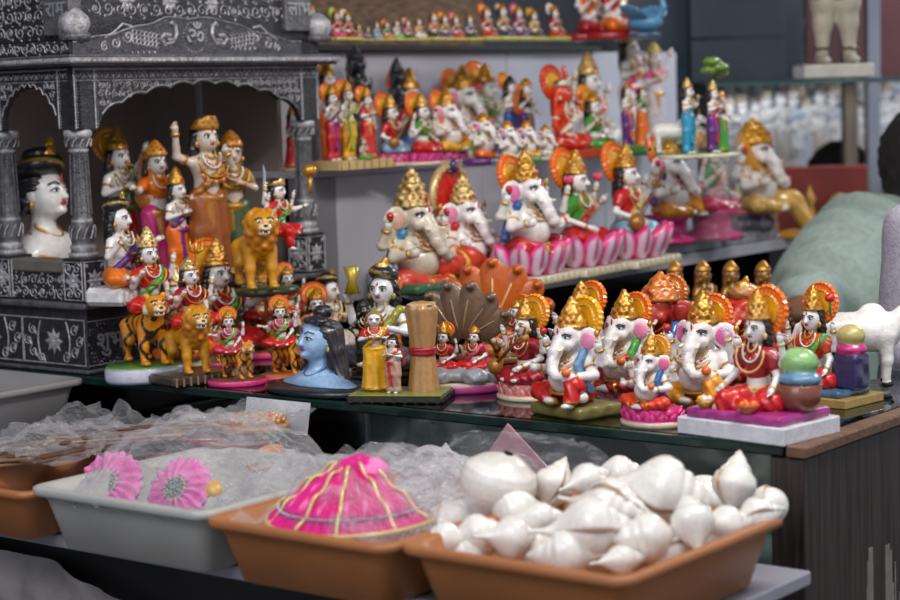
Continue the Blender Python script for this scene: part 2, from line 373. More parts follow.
def crown(kind, c, r, cell, col=GOLD, jewel=RED):
    """crown standing on a head: c is the centre of its brim, r its radius"""
    x, y, z = c; m = Mesh(); w = (r*.12, 8.5/r)
    if kind in ('tall', 'short', 'fan'):
        base_col = np.array(col); dark = base_col*np.array((.50, .36, .22, 1)); fr = w[1]  # dark amber painted into the relief's hollows, imitating crevice shade
        def col(v): q_ = np.clip(np.sin(fr*v[:, 0]+1)*np.sin(fr*v[:, 1]+2)*np.sin(fr*v[:, 2])*1.6+.15, 0, 1)[:, None]; return base_col*(1-q_)+dark*q_
    if kind == 'tall':
        P = [ell((x, y, z+r*.35), (r*1.02, r*1.02, r*.75), col, w=w, k=r*.1), tor((x, y, z), r*.98, r*.14, col, w=(r*.05, 12/r)),
             ell((x, y, z+r*1.05), (r*.74, r*.74, r*.6), col, w=w), ell((x, y, z+r*1.65), (r*.45, r*.45, r*.42), col, w=w), ell((x, y, z+r*2.12), (r*.2, r*.2, r*.28), col)]
    elif kind == 'short':
        P = [ell((x, y, z+r*.25), (r*1.05, r*1.05, r*.75), col, w=w), tor((x, y, z), r*1.0, r*.16, col, w=(r*.05, 12/r)), ell((x, y, z+r*.95), (r*.6, r*.6, r*.4), col, w=w), ell((x, y, z+r*1.35), (r*.2, r*.2, r*.25), col)]
    elif kind == 'fan':      # tiara with raised leaves
        P = [tor((x, y, z), r, r*.15, col), ell((x, y, z+r*.3), (r*.95, r*.95, r*.5), HAIR)]
        for i in range(-3, 4):
            a = i*.42; P.append(ell((x+math.sin(a)*r*1.0, y-math.cos(a)*r*1.0, z+r*(.62-.09*abs(i))), (r*.22, r*.12, r*(.62-.09*abs(i))), col, (0, 0, math.degrees(a)), w=(r*.05, 12/r)))
    elif kind == 'turban':
        c2 = jewel
        def tc(v, a=col, b=c2):
            s_ = np.sin((v[:, 2]-z)*5/r+(v[:, 0]-x)*2.2/r+(v[:, 1]-y)*1.5/r); return np.where(s_[:, None] > .72, np.array(b), np.array(a))
        P = [ell((x, y+r*.12, z+r*.42), (r*1.2, r*1.25, r*.72), tc, (-14, 0, 0), f=(r*.06, (2.2/r, 1.5/r, 5/r))), ell((x, y+r*.1, z+r*1.0), (r*.75, r*.8, r*.35), tc, (-10, 10, 0), f=(r*.05, (2.2/r, 1.5/r, 5/r))),
             ell((x+r*.3, y-r*.35, z+r*1.35), (r*.3, r*.14, r*.62), GOLD, (0, 15, 0), w=(r*.05, 12/r)), ell((x, y-r*.62, z+r*1.1), (r*.3, r*.14, r*.4), GOLD, w=(r*.05, 12/r))]
    elif kind == 'bun':
        P = [ell((x, y+r*.1, z+r*.15), (r*1.08, r*1.12, r*.75), HAIR), ell((x, y+r*.1, z+r*.95), (r*.5, r*.5, r*.4), HAIR), tor((x, y, z+r*.05), r*.95, r*.1, col)]
    elif kind == 'matted':
        P = [ell((x, y+r*.1, z+r*.2), (r*1.1, r*1.15, r*.7), jewel, f=(r*.05, (9/r, 0, 4/r))), ell((x, y+r*.1, z+r*.95), (r*.62, r*.62, r*.45), jewel, f=(r*.05, (0, 5/r, 9/r))), ell((x, y+r*.1, z+r*1.5), (r*.34, r*.34, r*.3), jewel)]
    m.sdf(P, cell)
    if kind in ('tall', 'short', 'fan'):
        for i in range(7):
            a = (i-3)*.5; m.blob((x+math.sin(a)*r*1.06, y-math.cos(a)*r*1.06, z+.0), (r*.1, r*.1, r*.1), jewel if i % 2 else K(40, 120, 60), None, 6, 5)
        m.blob((x, y-r*1.0, z+r*.5), (r*.16, r*.1, r*.2), jewel, None, 6, 5)
    return m
def halo(c, r, col=ORANGE, inner=YELLOW, teeth=26, tilt=8):
    m = Mesh(); n = teeth*2
    prof = [(0, -.10, inner), (.55, -.11, inner), (.60, -.17, GOLD), (.68, -.11, col), (.86, -.10, col), (.92, -.16, col), (1, -.05, col), (.98, .06, col), (0, .1, col)]
    v = []; cc = []
    for rr, y, k in prof:
        for j in range(n):
            a = 2*PI*j/n; q = r*rr*(1+(.05 if j % 2 else -.0)*(rr > .9)); v.append((q*math.cos(a), r*y+(r*.02 if (j % 2 and .6 < rr < .9) else 0), q*math.sin(a))); cc.append(k)
    q = [(i*n+j, (i+1)*n+j, (i+1)*n+(j+1) % n, i*n+(j+1) % n) for i in range(len(prof)-1) for j in range(n)]
    m.add(v, np.array(cc), q); return m.xf(c, (-tilt, 0, 0))
_petal = {}
def petal_data(edge, mid, line):
    k = (edge, mid)
    if k not in _petal:
        m = Mesh(); nu, nv = 8, 9; v = []; cc = []
        for sgn in (0, 1):
            for j in range(nv):
                t = j/(nv-1); w_ = (math.sin(PI*min(1, t*.93+.07))**.55)*.5*(1-.25*t*t)
                for i in range(nu+1):
                    s_ = i/nu*2-1
                    v.append((s_*w_, -.28*math.sin(t*PI*.55)*.9+.16*s_*s_+(.06 if sgn else 0)-.05*(1-abs(s_))*(1-sgn), t*1.0-.06*s_*s_*(t > .5)))
                    cc.append(line if abs(s_) < .13 and .15 < t < .8 else (edge if abs(s_) > .72 or t > .86 else mid))
        n1 = nv*(nu+1); q = []
        for j in range(nv-1):
            for i in range(nu):
                a = j*(nu+1)+i; q.append((a, a+1, a+nu+2, a+nu+1)); q.append((n1+a, n1+a+nu+1, n1+a+nu+2, n1+a+1))
            for a in (j*(nu+1), j*(nu+1)+nu): q.append((a, a+nu+1, n1+a+nu+1, n1+a))
        a = (nv-1)*(nu+1); q += [(a+i, a+i+1, n1+a+i+1, n1+a+i) for i in range(nu)]
        m.add(v, np.array(cc), q); _petal[k] = m
    return _petal[k]
def base(f, kind, r, h, col=PINK, col2=LPINK, sy=.8, petals=12):
    """the base a figurine stands on; top at z=h"""
    m = Mesh()
    if kind == 'lotus':
        m.lathe([(0, 0), (r*.97, 0), (r, h*.1), (r, h*.25), (r*.93, h*.35), (r*.8, h*.5), (r*.86, h), (0, h)], CREAM, 28, sy=sy, cols=[CREAM]*4+[col]*4)
        p = petal_data(col, col2, col)
        for ring, (n, zz, s_, rr) in enumerate(((petals+2, h*.22, h*.62, r*.90), (petals, h*.45, h*.6, r*.84))):
            for i in range(n):
                a = 2*PI*(i+.5*ring)/n; q = Mesh().join(p).xf((0, 0, 0), None, (2*PI*rr/n*1.1, s_*.9, s_)); q.xf((0, -rr, 0)); q.xf((0, 0, zz), (0, 0, math.degrees(a)))
                for k in range(len(q.v)): q.v[k][:, 1] *= sy
                m.join(q)
        return f.part('lotus_base', m, smooth=True)
    if kind == 'slab':
        m.bbx((-r, -r*sy, 0), (r, r*sy, h), col, h*.25)
        o = f.part('base', m, smooth=False); d = Mesh()
        for i in range(9): x = -r*.9+r*1.8*i/8; d.box((x-r*.03, -r*sy-.004, h*.1), (x+r*.03, -r*sy, h*.9), col2); d.box((r, (x-r*.03)*sy, h*.1), (r+.004, (x+r*.03)*sy, h*.9), col2)
        f.part('painted_marks', d, smooth=False, parent=o); return o
    if kind == 'oval':
        m.lathe([(0, 0), (r*.97, 0), (r, h*.2), (r, h*.75), (r*.95, h), (0, h)], col, 32, sy=sy, cols=[col]*4+[col2]*2); return f.part('base', m)
    if kind == 'rock':
        m.sdf([rbx((0, 0, h*.5), (r, r*sy, h*.5), h*.3, col, w=(h*.08, 40)), ell((0, 0, h*.8), (r*.7, r*sy*.7, h*.35), col2, w=(h*.1, 50))], f.cell*1.3); return f.part('base', m)
ARMS = {  # elbow, hand for the x>0 side, seated figure units
    'lap': ((.165, .01, .35), (.07, -.17, .27)), 'bless': ((.17, -.02, .36), (.15, -.15, .50)), 'up': ((.21, .0, .42), (.215, -.05, .60)),
    'knee': ((.17, -.02, .34), (.20, -.14, .26)), 'chest': ((.16, -.03, .36), (.02, -.15, .42)), 'out': ((.20, -.06, .42), (.30, -.14, .46)),
    'hip': ((.2, .02, .38), (.12, -.05, .26)), 'high': ((.20, .02, .52), (.24, -.03, .72)), 'mouth': ((.15, -.08, .42), (.05, -.15, .56)), 'down': ((.15, 0, .33), (.17, -.02, .18)), 'fold': ((.17, -.04, .36), (-.05, -.13, .37))}
def deity(f, pose='seat', skin=WHITE, low=RED, top=None, sash=None, crn='tall', ccol=GOLD, cj=RED, hal=ORANGE, arms=('lap', 'bless'), extra=(), hair=HAIR, bz=.12,
          off=(0, 0, 0), s=1, yaw=0, items=(), veil=None, lips=K(190, 40, 50), trim=GOLD, beard=None, hr=.132, earr=True, side=False, face_on=True):
    """a painted human figure: body, garment, upper cloth, hair, jewellery, crown, halo"""
    cell = min(max(f.cell/s, .0095), .019); ry = math.radians(yaw)
    def P(name, m, **k): return f.part(name, m, loc=off, sc_=s, rz=ry, **k)
    st = pose == 'stand'; dz = .22 if st else bz-.12; k = .72 if st else 1.0
    def Z(p): # upper body map, seated units -> this pose
        return (p[0]*k, p[1]*k, (p[2]-.22)*k+.22+dz)
    sh = .105; R = lambda r: r*k
    B = [cap(Z((0, .01, .24)), Z((0, 0, .38)), R(.085), R(.066), skin, .03), cap(Z((-.055, 0, .46)), Z((.055, 0, .46)), R(.062), R(.062), skin, .04), cap(Z((0, 0, .38)), Z((0, 0, .45)), R(.07), R(.08), skin, .03),
         cap(Z((0, .005, .5)), Z((0, -.005, .58)), R(.034), R(.032), skin, .02), ell(Z((0, -.012, .642)), (R(.076), R(.082), R(.092)), skin, k=.015), ell(Z((0, -.035, .588)), (R(.042), R(.046), R(.034)), skin, k=.02), cap(Z((0, -.090, .652)), Z((0, -.104, .622)), R(.009), R(.016), skin, .008)]
    m = Mesh(); J = Mesh(); up = Mesh(); UP = []
    allarms = [(1, ARMS[arms[0]]), (-1, ARMS[arms[1]])]+[((1, -1)[i % 2], ARMS[a]) for i, a in enumerate(extra)]
    for sx, (e, h) in allarms:
        S0 = Z((sx*sh, 0, .475)); E = Z((sx*e[0], e[1], e[2])); H = Z((sx*h[0], h[1], h[2]))
        B += [cap(S0, E, R(.034), R(.027), skin, .015), cap(E, H, R(.027), R(.019), skin, .012), ell(H, (R(.026), R(.02), R(.026)), skin, k=.01)]
        d = np.array(H)-np.array(E)
        if f.hm > .05: fingers(m, H, d+np.array((0, 0, .02)), R(.03), skin)
        W = np.array(E)+(d)*.78; dn = d/np.linalg.norm(d); J.tube([W-dn*.008, W+dn*.008], R(.029), trim, 8)
        A = (np.array(S0)+np.array(E))/2; d2 = np.array(E)-np.array(S0); d2 /= np.linalg.norm(d2); J.tube([A-d2*.007, A+d2*.007], R(.038), trim, 8)
        if top: UP.append(cap(S0, tuple(A), R(.046), R(.042), top, .015))
    G = []
    if st:
        zb = bz
        for sx in (-1, 1):
            B += [ell((sx*.042, -.035, zb+.012), (.024, .05, .018), skin)]
            G += chain([(sx*.035, 0, .44, .062), (sx*.045, -.01, .28, .052), (sx*.044, .0, zb+.045, .038)], low, .02, f=(.004, (90, 0, 30)))
        if side: G += [cap((0, 0, .40), (0, .01, zb+.05), .07, .112, low, .03, f=(.006, (80, 20, 0)))]
        G += [cap((-.03, -.045, .43), (0, -.065, zb+.12), .022, .018, sash or trim, .01, f=(.004, (120, 0, 0))), tor((0, 0, .452), .062, .018, sash or trim, (6, 0, 0))]
        G += [cap((-.05, 0, zb+.05), (.05, 0, zb+.05), .045, .045, low, .02)] if not side else [tor((0, .005, zb+.03), .114, .012, trim)]
    else:
        zb = bz
        for sx in (-1, 1):
            G += chain([(sx*.05, .0, zb+.085, .085), (sx*.20, -.09, zb+.07, .062), (sx*.03, -.19, zb+.045, .042)], low, .03, f=(.005, (70, 30, 60)))
            B += [ell((-sx*.05, -.205, zb+.045), (.05, .026, .022), skin, (0, 0, sx*10))]
            G += [tor((sx*.20, -.09, zb+.07), .055, .010, trim, (60, 0, sx*50), k=.006)]
        G += [ell((0, .02, zb+.07), (.13, .11, .08), low, k=.04), ell((0, -.17, zb+.03), (.07, .05, .03), trim, w=(.006, 60)), tor((0, .0, zb+.145), .082, .014, sash or trim)]
    if not st: B += [cap((sx*.04, .0, zb+.1), (sx*.12, -.08, zb+.07), .04, .035, skin) for sx in (-1, 1)]+[cap((sx*.12, -.08, zb+.07), (-sx*.03, -.18, zb+.045), .035, .022, skin) for sx in (-1, 1)]+[cap((0, 0, zb+.08), (0, .01, zb+.2), .06, .07, skin)]
    else: B += [cap((sx*.036, 0, .44), (sx*.042, -.005, zb+.02), .035, .02, skin) for sx in (-1, 1)]+[cap((0, 0, .42), (0, 0, .5), .045, .05, skin)]
    if side == 'legdown':
        G += chain([(-.06, -.08, zb+.09, .075), (-.12, -.22, zb+.08, .055), (-.12, -.24, zb-.08, .045)], low, .03, f=(.005, (70, 30, 60))); B += [ell((-.12, -.27, zb-.12), (.03, .05, .02), skin), cap((-.12, -.22, zb+.06), (-.12, -.25, zb-.11), .035, .02, skin), cap((-.05, -.05, zb+.09), (-.12, -.22, zb+.06), .04, .035, skin)]
    if top:
        UP += [cap(Z((0, 0, .36)), Z((0, 0, .44)), R(.079), R(.088), top, .03), cap(Z((-.05, 0, .465)), Z((.05, 0, .465)), R(.07), R(.07), top, .03)]
    if sash:
        for i in range(7): pass
        UP += chain([(*Z((.11, -.01, .51)), R(.03)), (*Z((.06, -.085, .42)), R(.026)), (*Z((-.05, -.09, .33)), R(.026)), (*Z((-.10, -.03, .26)), R(.028))], sash, .01, f=(.003, (120, 0, 120)))
        UP += chain([(*Z((.12, .02, .50)), R(.03)), (*Z((.17, .05, .36)), R(.022)), (*Z((.16, .06, .2)), R(.03))], sash, .01, f=(.003, (120, 0, 60)))
    m.sdf(B, cell)
    if face_on: face(m, Z((0, -.012, .642)), (R(.076), R(.082), R(.092)), lips=lips)
    P('body', m); P('garment', Mesh().sdf(G, cell))
    if UP: P('upper_cloth', Mesh().sdf(UP, cell))
    H = [ell(Z((0, .024, .664)), (R(.086), R(.084), R(.09)), hair, k=.02)]
    for sx in (-1, 1): H += chain([(*Z((sx*.074, .01, .655)), R(.026)), (*Z((sx*.082, .02, .57)), R(.026)), (*Z((sx*.085, .02, .50)), R(.02))], hair, .02, f=(R(.005), (60, 60, 160)))
    H += [cap(Z((0, .06, .63)), Z((0, .07, .46)), R(.06), R(.05), hair, .02)]
    P('hair', Mesh().sdf(H, cell))
    if beard: P('beard', Mesh().sdf([ell(Z((0, -.05, .575)), (R(.045), R(.04), R(.06)), beard, w=(R(.006), 90))], cell))
    # necklaces and ear rings
    for i, (dr, c_) in enumerate(((0, trim), (1, K(232, 225, 210)), (2, trim))):
        w_, zz = .035+.022*i, .50-.045*i
        pts = [Z((math.sin(a)*w_*(1+.2*i), -.055-.018*i-.02*math.cos(a)*(1.3), zz-.02*i+(1-math.cos(a))*.05*(1+i*.6))) for a in np.linspace(-1.9, 1.9, 11)]
        J.tube(pts, R(.0075), c_, 5)
    for q in range(5):
        a = (q-2)*.5; J.blob(Z((math.sin(a)*.055, -.082, .455+(1-math.cos(a))*.06)), (R(.011),)*3, cj if q % 2 else trim, None, 6, 5)
    if earr:
        for sx in (-1, 1): J.blob(Z((sx*.080, -.025, .60)), (R(.014), R(.014), R(.022)), trim, None, 8, 6)
    P('jewellery', J)
    hz = Z((0, .0, .69))
    if veil: 
        P('veil', Mesh().sdf([ell(Z((0, .035, .66)), (R(.097), R(.085), R(.11)), veil), cap(Z((0, .06, .62)), Z((0, .07, .35)), R(.09), R(.12), veil, .03, f=(.005, (80, 0, 20))), ell(Z((0, -.05, .625)), (R(.062), R(.09), R(.085)), None, neg=True)][:2], cell))
    if crn: P('crown', crown(crn, Z((0, .005 if not veil else -.008, .712)), R(.080), cell, ccol, cj))
    if hal: P('halo', halo(Z((0, .11, .745)), R(hr*1.08), hal), smooth=False)
    for it in items:
        if it == 'veena':
            q = Mesh(); q.tube([Z((.17, -.19, .60)), Z((-.20, -.19, .27))], [R(.012), R(.018)], BROWN, 8); q.blob(Z((-.19, -.18, .27)), (R(.08), R(.06), R(.075)), K(170, 110, 40, .3)); q.blob(Z((.16, -.17, .56)), (R(.04),)*3, K(180, 120, 50)); q.tube([Z((.17, -.19, .60)), Z((.2, -.2, .66)), Z((.17, -.23, .69))], R(.013), GOLD, 6); P('veena', q)
        elif it == 'flute':
            q = Mesh(); q.tube([Z((.20, -.15, .55)), Z((-.03, -.13, .585))], R(.009), GOLD, 8); P('flute', q)
        elif it == 'trident' or it == 'trident2':
            q = Mesh(); x, y = (-.26 if it == 'trident' else .26)*k, -.15*k; z0, z1 = (.12, .78); q.tube([(x, y, z0+dz*.5), (x, y, z1*k+dz+.06)], .011, GOLD, 6); zt = z1*k+dz+.04
            for sx in (-1, 0, 1): q.tube([(x, y, zt), (x+sx*.045, y, zt+.02), (x+sx*.045, y, zt+.10)], [.013, .013, .004], GOLD, 6)
            P('trident', q)
        elif it == 'sword':
            q = Mesh(); H_ = np.array(Z((-.24, -.03, .72))); q.add(H_+np.array([(-.018, 0, .02), (.018, 0, .02), (.024, 0, .15), (-.01, 0, .24), (-.018, .012, .02), (.018, .012, .02), (.024, .012, .15), (-.01, .012, .24)]), K(190, 200, 210, .7), [(0, 1, 2, 3), (7, 6, 5, 4), (0, 4, 5, 1), (1, 5, 6, 2), (2, 6, 7, 3), (3, 7, 4, 0)]); q.tube([H_+np.array((-.04, 0, .02)), H_+np.array((.04, 0, .02))], .01, GOLD, 6); P('sword', q, smooth=False)
        elif it == 'lotus_flower':
            for sx in (-1, 1):
                q = Mesh()
                c = Z((sx*.22, -.06, .66)); q.blob(c, (R(.035), R(.035), R(.03)), K(216, 50, 90)); q.tube([Z((sx*.21, -.05, .6)), c], R(.008), DGREEN, 5)
                for a in range(5): q.blob((c[0]+math.cos(a*1.26)*R(.025), c[1]+math.sin(a*1.26)*R(.025), c[2]+R(.01)), (R(.014), R(.014), R(.03)), K(226, 80, 120), None, 6, 5)
                P('lotus_flower', q)
        elif it == 'bow':
            q = Mesh(); q.tube([(.16, -.05, .15), (.2, -.08, .3), (.19, -.06, .5), (.2, -.08, .7), (.15, -.05, .85)], .009, BROWN, 6); q.tube([(.16, -.05, .15), (.15, -.05, .85)], .003, CREAM, 4); P('bow', q)
        elif it == 'pot':
            q = Mesh(); c = Z((0.02, -.21, .30)); q.lathe([(0, -.06), (R(.05), -.05), (R(.075), 0), (R(.06), .04), (R(.04), .055), (R(.055), .07), (0, .06)], K(150, 80, 40), 16, c); q.blob((c[0], c[1], c[2]+.06), (R(.045), R(.045), R(.02)), WHITE); P('butter_pot', q)
        elif it == 'garland':
            q = Mesh()
            for i in range(15):
                a = (i-7)/7*2.6; q.blob(Z((math.sin(a)*.085, -.075-.03*math.cos(a/1.6), .40+.12*(1-math.cos(a*.62))-.06)), (R(.017),)*3, (K(190, 60, 30), K(216, 150, 60))[i % 2], None, 6, 5)
            P('garland', q)
def ganesha(f, skin=WHITE, low=RED, sash=BLUE, crn='tall', ccol=GOLD, cj=RED, hal=ORANGE, ear=LPINK, bz=.12, mod=ORANGE, trim=GOLD, hr=.15, rear=True, legs='cross', off=(0, 0, 0), s=1, yaw=0, hold='laddu', eyes=True, seat=None, chr_=.1, tx=1):
    cell = min(max(f.cell/s, .0095), .019); ry = math.radians(yaw); d = bz-.12
    def P(name, m, **k): return f.part(name, m, loc=(off[0], off[1], off[2]+d*s), sc_=s, rz=ry, **k)
    B = [ell((0, -.06, .32), (.155, .145, .145), skin, k=.04), ell((0, 0, .44), (.15, .105, .10), skin, k=.05), cap((0, 0, .5), (0, -.02, .58), .07, .07, skin, .03),
         ell((0, -.045, .64), (.105, .115, .105), skin, k=.03), ell((-.045, -.09, .69), (.05, .05, .05), skin, k=.03), ell((.045, -.09, .69), (.05, .05, .05), skin, k=.03), ell((-.06, -.12, .59), (.045, .04, .045), skin, k=.03), ell((.06, -.12, .59), (.045, .04, .045), skin, k=.03)]
    tr = [(0, -.13, .62, .058), (0, -.185, .54, .049), (.005*tx, -.22, .46, .042), (.03*tx, -.245, .395, .037), (.075*tx, -.25, .355, .032), (.12*tx, -.245, .36, .027), (.135*tx, -.24, .395, .022)]
    B += chain(tr, skin, .02, f=(.0018, (0, 0, 230)))
    m = Mesh(); J = Mesh()
    for sx in (-1, 1):
        B += [ell((sx*.165, -.005, .625), (.092, .018, .105), skin, (0, sx*-14, sx*22), k=.015), ell((sx*.215, .0, .55), (.035, .016, .06), skin, (0, sx*18, sx*25), k=.015)]
        e1, h1 = (sx*.235, -.04, .36), (sx*(.215 if sx < 0 else .16), -.20, .40 if sx < 0 else .35)
        B += [cap((sx*.135, 0, .47), e1, .05, .042, skin, .02), cap(e1, h1, .042, .030, skin, .015), ell(h1, (.038, .028, .04), skin, k=.012)]
        fingers(m, h1, (0, -.02, .1) if sx < 0 else (-.03*sx, -.1, .01), .042, skin)
        arms_ = [(e1, h1, (sx*.135, 0, .47))]
        if rear:
            e2, h2 = (sx*.27, .03, .45), (sx*.275, -.03, .595)
            B += [cap((sx*.13, .03, .48), e2, .045, .038, skin, .02), cap(e2, h2, .036, .026, skin, .012), ell(h2, (.032, .026, .036), skin, k=.012)]
            fingers(m, h2, (0, -.03, .1), .036, skin); arms_.append((e2, h2, (sx*.13, .03, .48)))
        for e, h, s0 in arms_:
            e, h, s0 = map(np.array, (e, h, s0)); dn = (h-e)/np.linalg.norm(h-e); W = e+(h-e)*.75; J.tube([W-dn*.009, W+dn*.009], .038, trim, 10)
            dn = (e-s0)/np.linalg.norm(e-s0); W = (e+s0)/2+dn*.01; J.tube([W-dn*.009, W+dn*.009], .052, trim, 10)
        m.blob((sx*.172, -.028, .622), (.060, .013, .070), ear, (0, sx*-14, sx*22))
        m.tube([(sx*.055, -.16, .575), (sx*.068, -.20, .555), (sx*(.078 if sx > 0 else .07), -.235 if sx > 0 else -.21, .56)], [.014, .013, .006], K(240, 232, 210), 6)
        if eyes:
            m.blob((sx*.066, -.142, .652), (.028, .008, .014), K(245, 245, 245), (0, sx*10, sx*28)); m.blob((sx*.066, -.149, .652), (.012, .006, .012), BLACK, None, 6, 5)
            m.tube([(sx*.034, -.155, .668), (sx*.066, -.150, .682), (sx*.100, -.118, .668)], .006, BLACK, 4)
            m.tube([(sx*.036, -.156, .652), (sx*.066, -.153, .668), (sx*.100, -.122, .654)], .005, BLACK, 4)
    m.blob((0, -.162, .70), (.008, .008, .03), RED, None, 6, 5)
    for i in range(5): m.tube([(-.03, tr[1][1]-.034-i*.008, .54-i*.018), (.0, tr[1][1]-.051-i*.008, .545-i*.018), (.03, tr[1][1]-.034-i*.008, .54-i*.018)], .003, ear, 4)
    G = []
    if legs == 'cross':
        for sx in (-1, 1):
            G += chain([(sx*.08, -.02, .205, .088), (sx*.235, -.13, .20, .066), (sx*.06, -.235, .165, .048)], low, .03, f=(.005, (60, 30, 50))); B += [ell((-sx*.03, -.26, .155), (.055, .03, .026), skin)]
            G += [tor((sx*.10, -.235, .17), .043, .010, trim, (0, 80, sx*25))]
    else:       # royal ease: one leg folded, the other down to the base
        G += chain([(-.08, -.02, .205, .088), (-.235, -.13, .20, .066), (-.06, -.235, .175, .048)], low, .03, f=(.005, (60, 30, 50))); B += [ell((.0, -.26, .165), (.055, .03, .026), skin)]
        G += chain([(.08, -.02, .21, .088), (.17, -.17, .29, .07), (.19, -.22, .18, .055)], low, .03, f=(.005, (60, 30, 50))); B += [ell((.19, -.26, .14), (.035, .055, .024), skin), cap((.19, -.22, .18), (.19, -.23, .145), .035, .03, skin)]
        G += [tor((.19, -.22, .17), .05, .010, trim)]
    B += [cap((-.05, -.02, .2), (-.2, -.12, .19), .05, .04, skin), cap((.05, -.02, .2), (.2, -.12, .19), .05, .04, skin), cap((-.2, -.12, .19), (.0, -.25, .155), .04, .024, skin), cap((.2, -.12, .19), (.03, -.25, .155) if legs == 'cross' else (.19, -.22, .2), .04, .024, skin)]
    G += [ell((0, .02, .19), (.155, .13, .075), low, k=.04), ell((0, -.235, .15), (.06, .05, .03), trim, w=(.006, 60)), tor((0, -.045, .225), .135, .016, trim, (8, 0, 0))]
    m.sdf(B, cell); P('body', m); P('garment', Mesh().sdf(G, cell))
    if sash:
        S = chain([(.13, -.03, .53, .036), (.135, -.10, .44, .032), (.16, -.10, .34, .034), (.2, -.03, .24, .03)], sash, .012, f=(.003, (110, 0, 90)))
        S += chain([(-.13, -.03, .53, .036), (-.17, .02, .42, .034), (-.2, .04, .27, .036)], sash, .012, f=(.003, (110, 0, 90)))
        P('sash', Mesh().sdf(S, cell))
    for i in range(3):
        w_ = .07+.03*i; J.tube([(math.sin(a)*w_, -.09-.028*i-.04*math.cos(a), .485-.045*i+(1-math.cos(a))*.05) for a in np.linspace(-1.8, 1.8, 13)], .008, (trim, K(232, 225, 210), trim)[i], 5)
    for i in range(7): a = (i-3)*.42; J.blob((math.sin(a)*.1, -.155-.015*math.cos(a), .435+(1-math.cos(a))*.06), (.013,)*3, cj if i % 2 else trim, None, 6, 5)
    P('jewellery', J)
    if crn: P('crown', crown(crn, (0, -.02, .725), chr_, cell, ccol, cj))
    if hal: P('halo', halo((0, .11, .765), hr, hal), smooth=False)
    q = Mesh()
    if hold == 'laddu': q.blob((.16, -.235, .395), (.036,)*3, mod)
    elif hold == 'book': q.bbx((.12, -.26, .36), (.21, -.19, .39), mod)
    if hold: P('sweet', q)
    if rear:
        q = Mesh(); q.blob((-.275, -.05, .665), (.028, .028, .03), RED); q.blob((-.275, -.05, .64), (.02, .02, .02), DGREEN); P('lotus_flower', q)
        q = Mesh(); q.tube([(.275, -.04, .58), (.275, -.04, .68)], .009, trim, 6); q.blob((.275, -.04, .69), (.022, .018, .03), trim, None, 8, 5); P('axe', q)
def striped(c1, c2, fr=46, th=.55):
    def fn(v):
        s_ = np.sin(v[:, 1]*fr+np.sin(v[:, 2]*23)*1.5+np.sin(v[:, 0]*30)); return np.where((s_ > th)[:, None], np.array(c2), np.array(c1)).astype(np.float32)
    return fn
def big_cat(f, kind='tiger', z0=.1, off=(0, 0, 0), s=1, yaw=0, mouth=True):
    """standing tiger or lion, facing -y, unit shoulder height about .55"""
    cell = max(f.cell/s, .010); ry = math.radians(yaw)
    body = striped(TIGER, K(50, 28, 12)) if kind == 'tiger' else LIONC; c0 = TIGER if kind == 'tiger' else LIONC; mane = K(196, 120, 22) if kind == 'lion' else TIGER
    B = [cap((0, -.12, .40), (0, .25, .40), .125, .11, body, .05), ell((0, -.16, .42), (.12, .12, .15), body, k=.05), cap((0, -.2, .48), (0, -.27, .58), .10, .09, body, .04)]
    for sx in (-1, 1):
        B += chain([(sx*.09, -.18, .38, .065), (sx*.10, -.20, .20, .046), (sx*.10, -.21, .05, .036)], body, .03)+[ell((sx*.10, -.25, .03), (.045, .065, .03), c0)]
        B += chain([(sx*.09, .24, .38, .085), (sx*.10, .20, .23, .055), (sx*.10, .29, .13, .036), (sx*.10, .27, .04, .034)], body, .03)+[ell((sx*.10, .23, .03), (.042, .06, .03), c0)]
    B += chain([(0, .33, .44, .03), (0, .45, .36, .026), (.04, .50, .48, .024), (.05, .46, .62, .028)], body, .02)
    hy, hz = -.32, .64
    B += [ell((0, hy, hz), (.115, .10, .11), c0, k=.03), ell((0, hy-.09, hz-.035), (.058, .05, .035), K(238, 214, 170), k=.02), ell((0, hy-.07, hz-.09), (.048, .045, .02), K(238, 214, 170), k=.015), ell((0, hy-.10, hz-.06), (.035, .03, .016), K(130, 20, 20), k=.005, bias=.004)]
    for sx in (-1, 1): B += [ell((sx*.085, hy+.03, hz+.10), (.035, .018, .035), c0, k=.01)]
    if kind == 'lion': B += [ell((0, hy+.06, hz-.03), (.165, .10, .185), mane, k=.03, w=(.018, 50)), ell((0, hy+.10, hz-.16), (.13, .11, .16), mane, k=.03, w=(.018, 50))]
    else: B += [ell((sx*.10, hy+.01, hz-.04), (.035, .04, .06), K(240, 225, 195), k=.02) for sx in (-1, 1)]
    m = Mesh().sdf(B, cell)
    for sx in (-1, 1):
        m.blob((sx*.05, hy-.093, hz+.03), (.022, .010, .015), K(240, 235, 200)); m.blob((sx*.05, hy-.102, hz+.03), (.010, .006, .010), BLACK, None, 6, 5); m.tube([(sx*.02, hy-.10, hz+.06), (sx*.055, hy-.095, hz+.065), (sx*.085, hy-.07, hz+.045)], .006, BLACK, 4)
        m.tube([(sx*.025, hy-.125, hz-.065), (sx*.025, hy-.125, hz-.095)], [.007, .003], WHITE, 5)
    m.blob((0, hy-.135, hz-.012), (.022, .012, .014), K(60, 20, 20))
    f.part(kind, m, loc=(off[0], off[1], off[2]+z0), sc_=s, rz=ry)
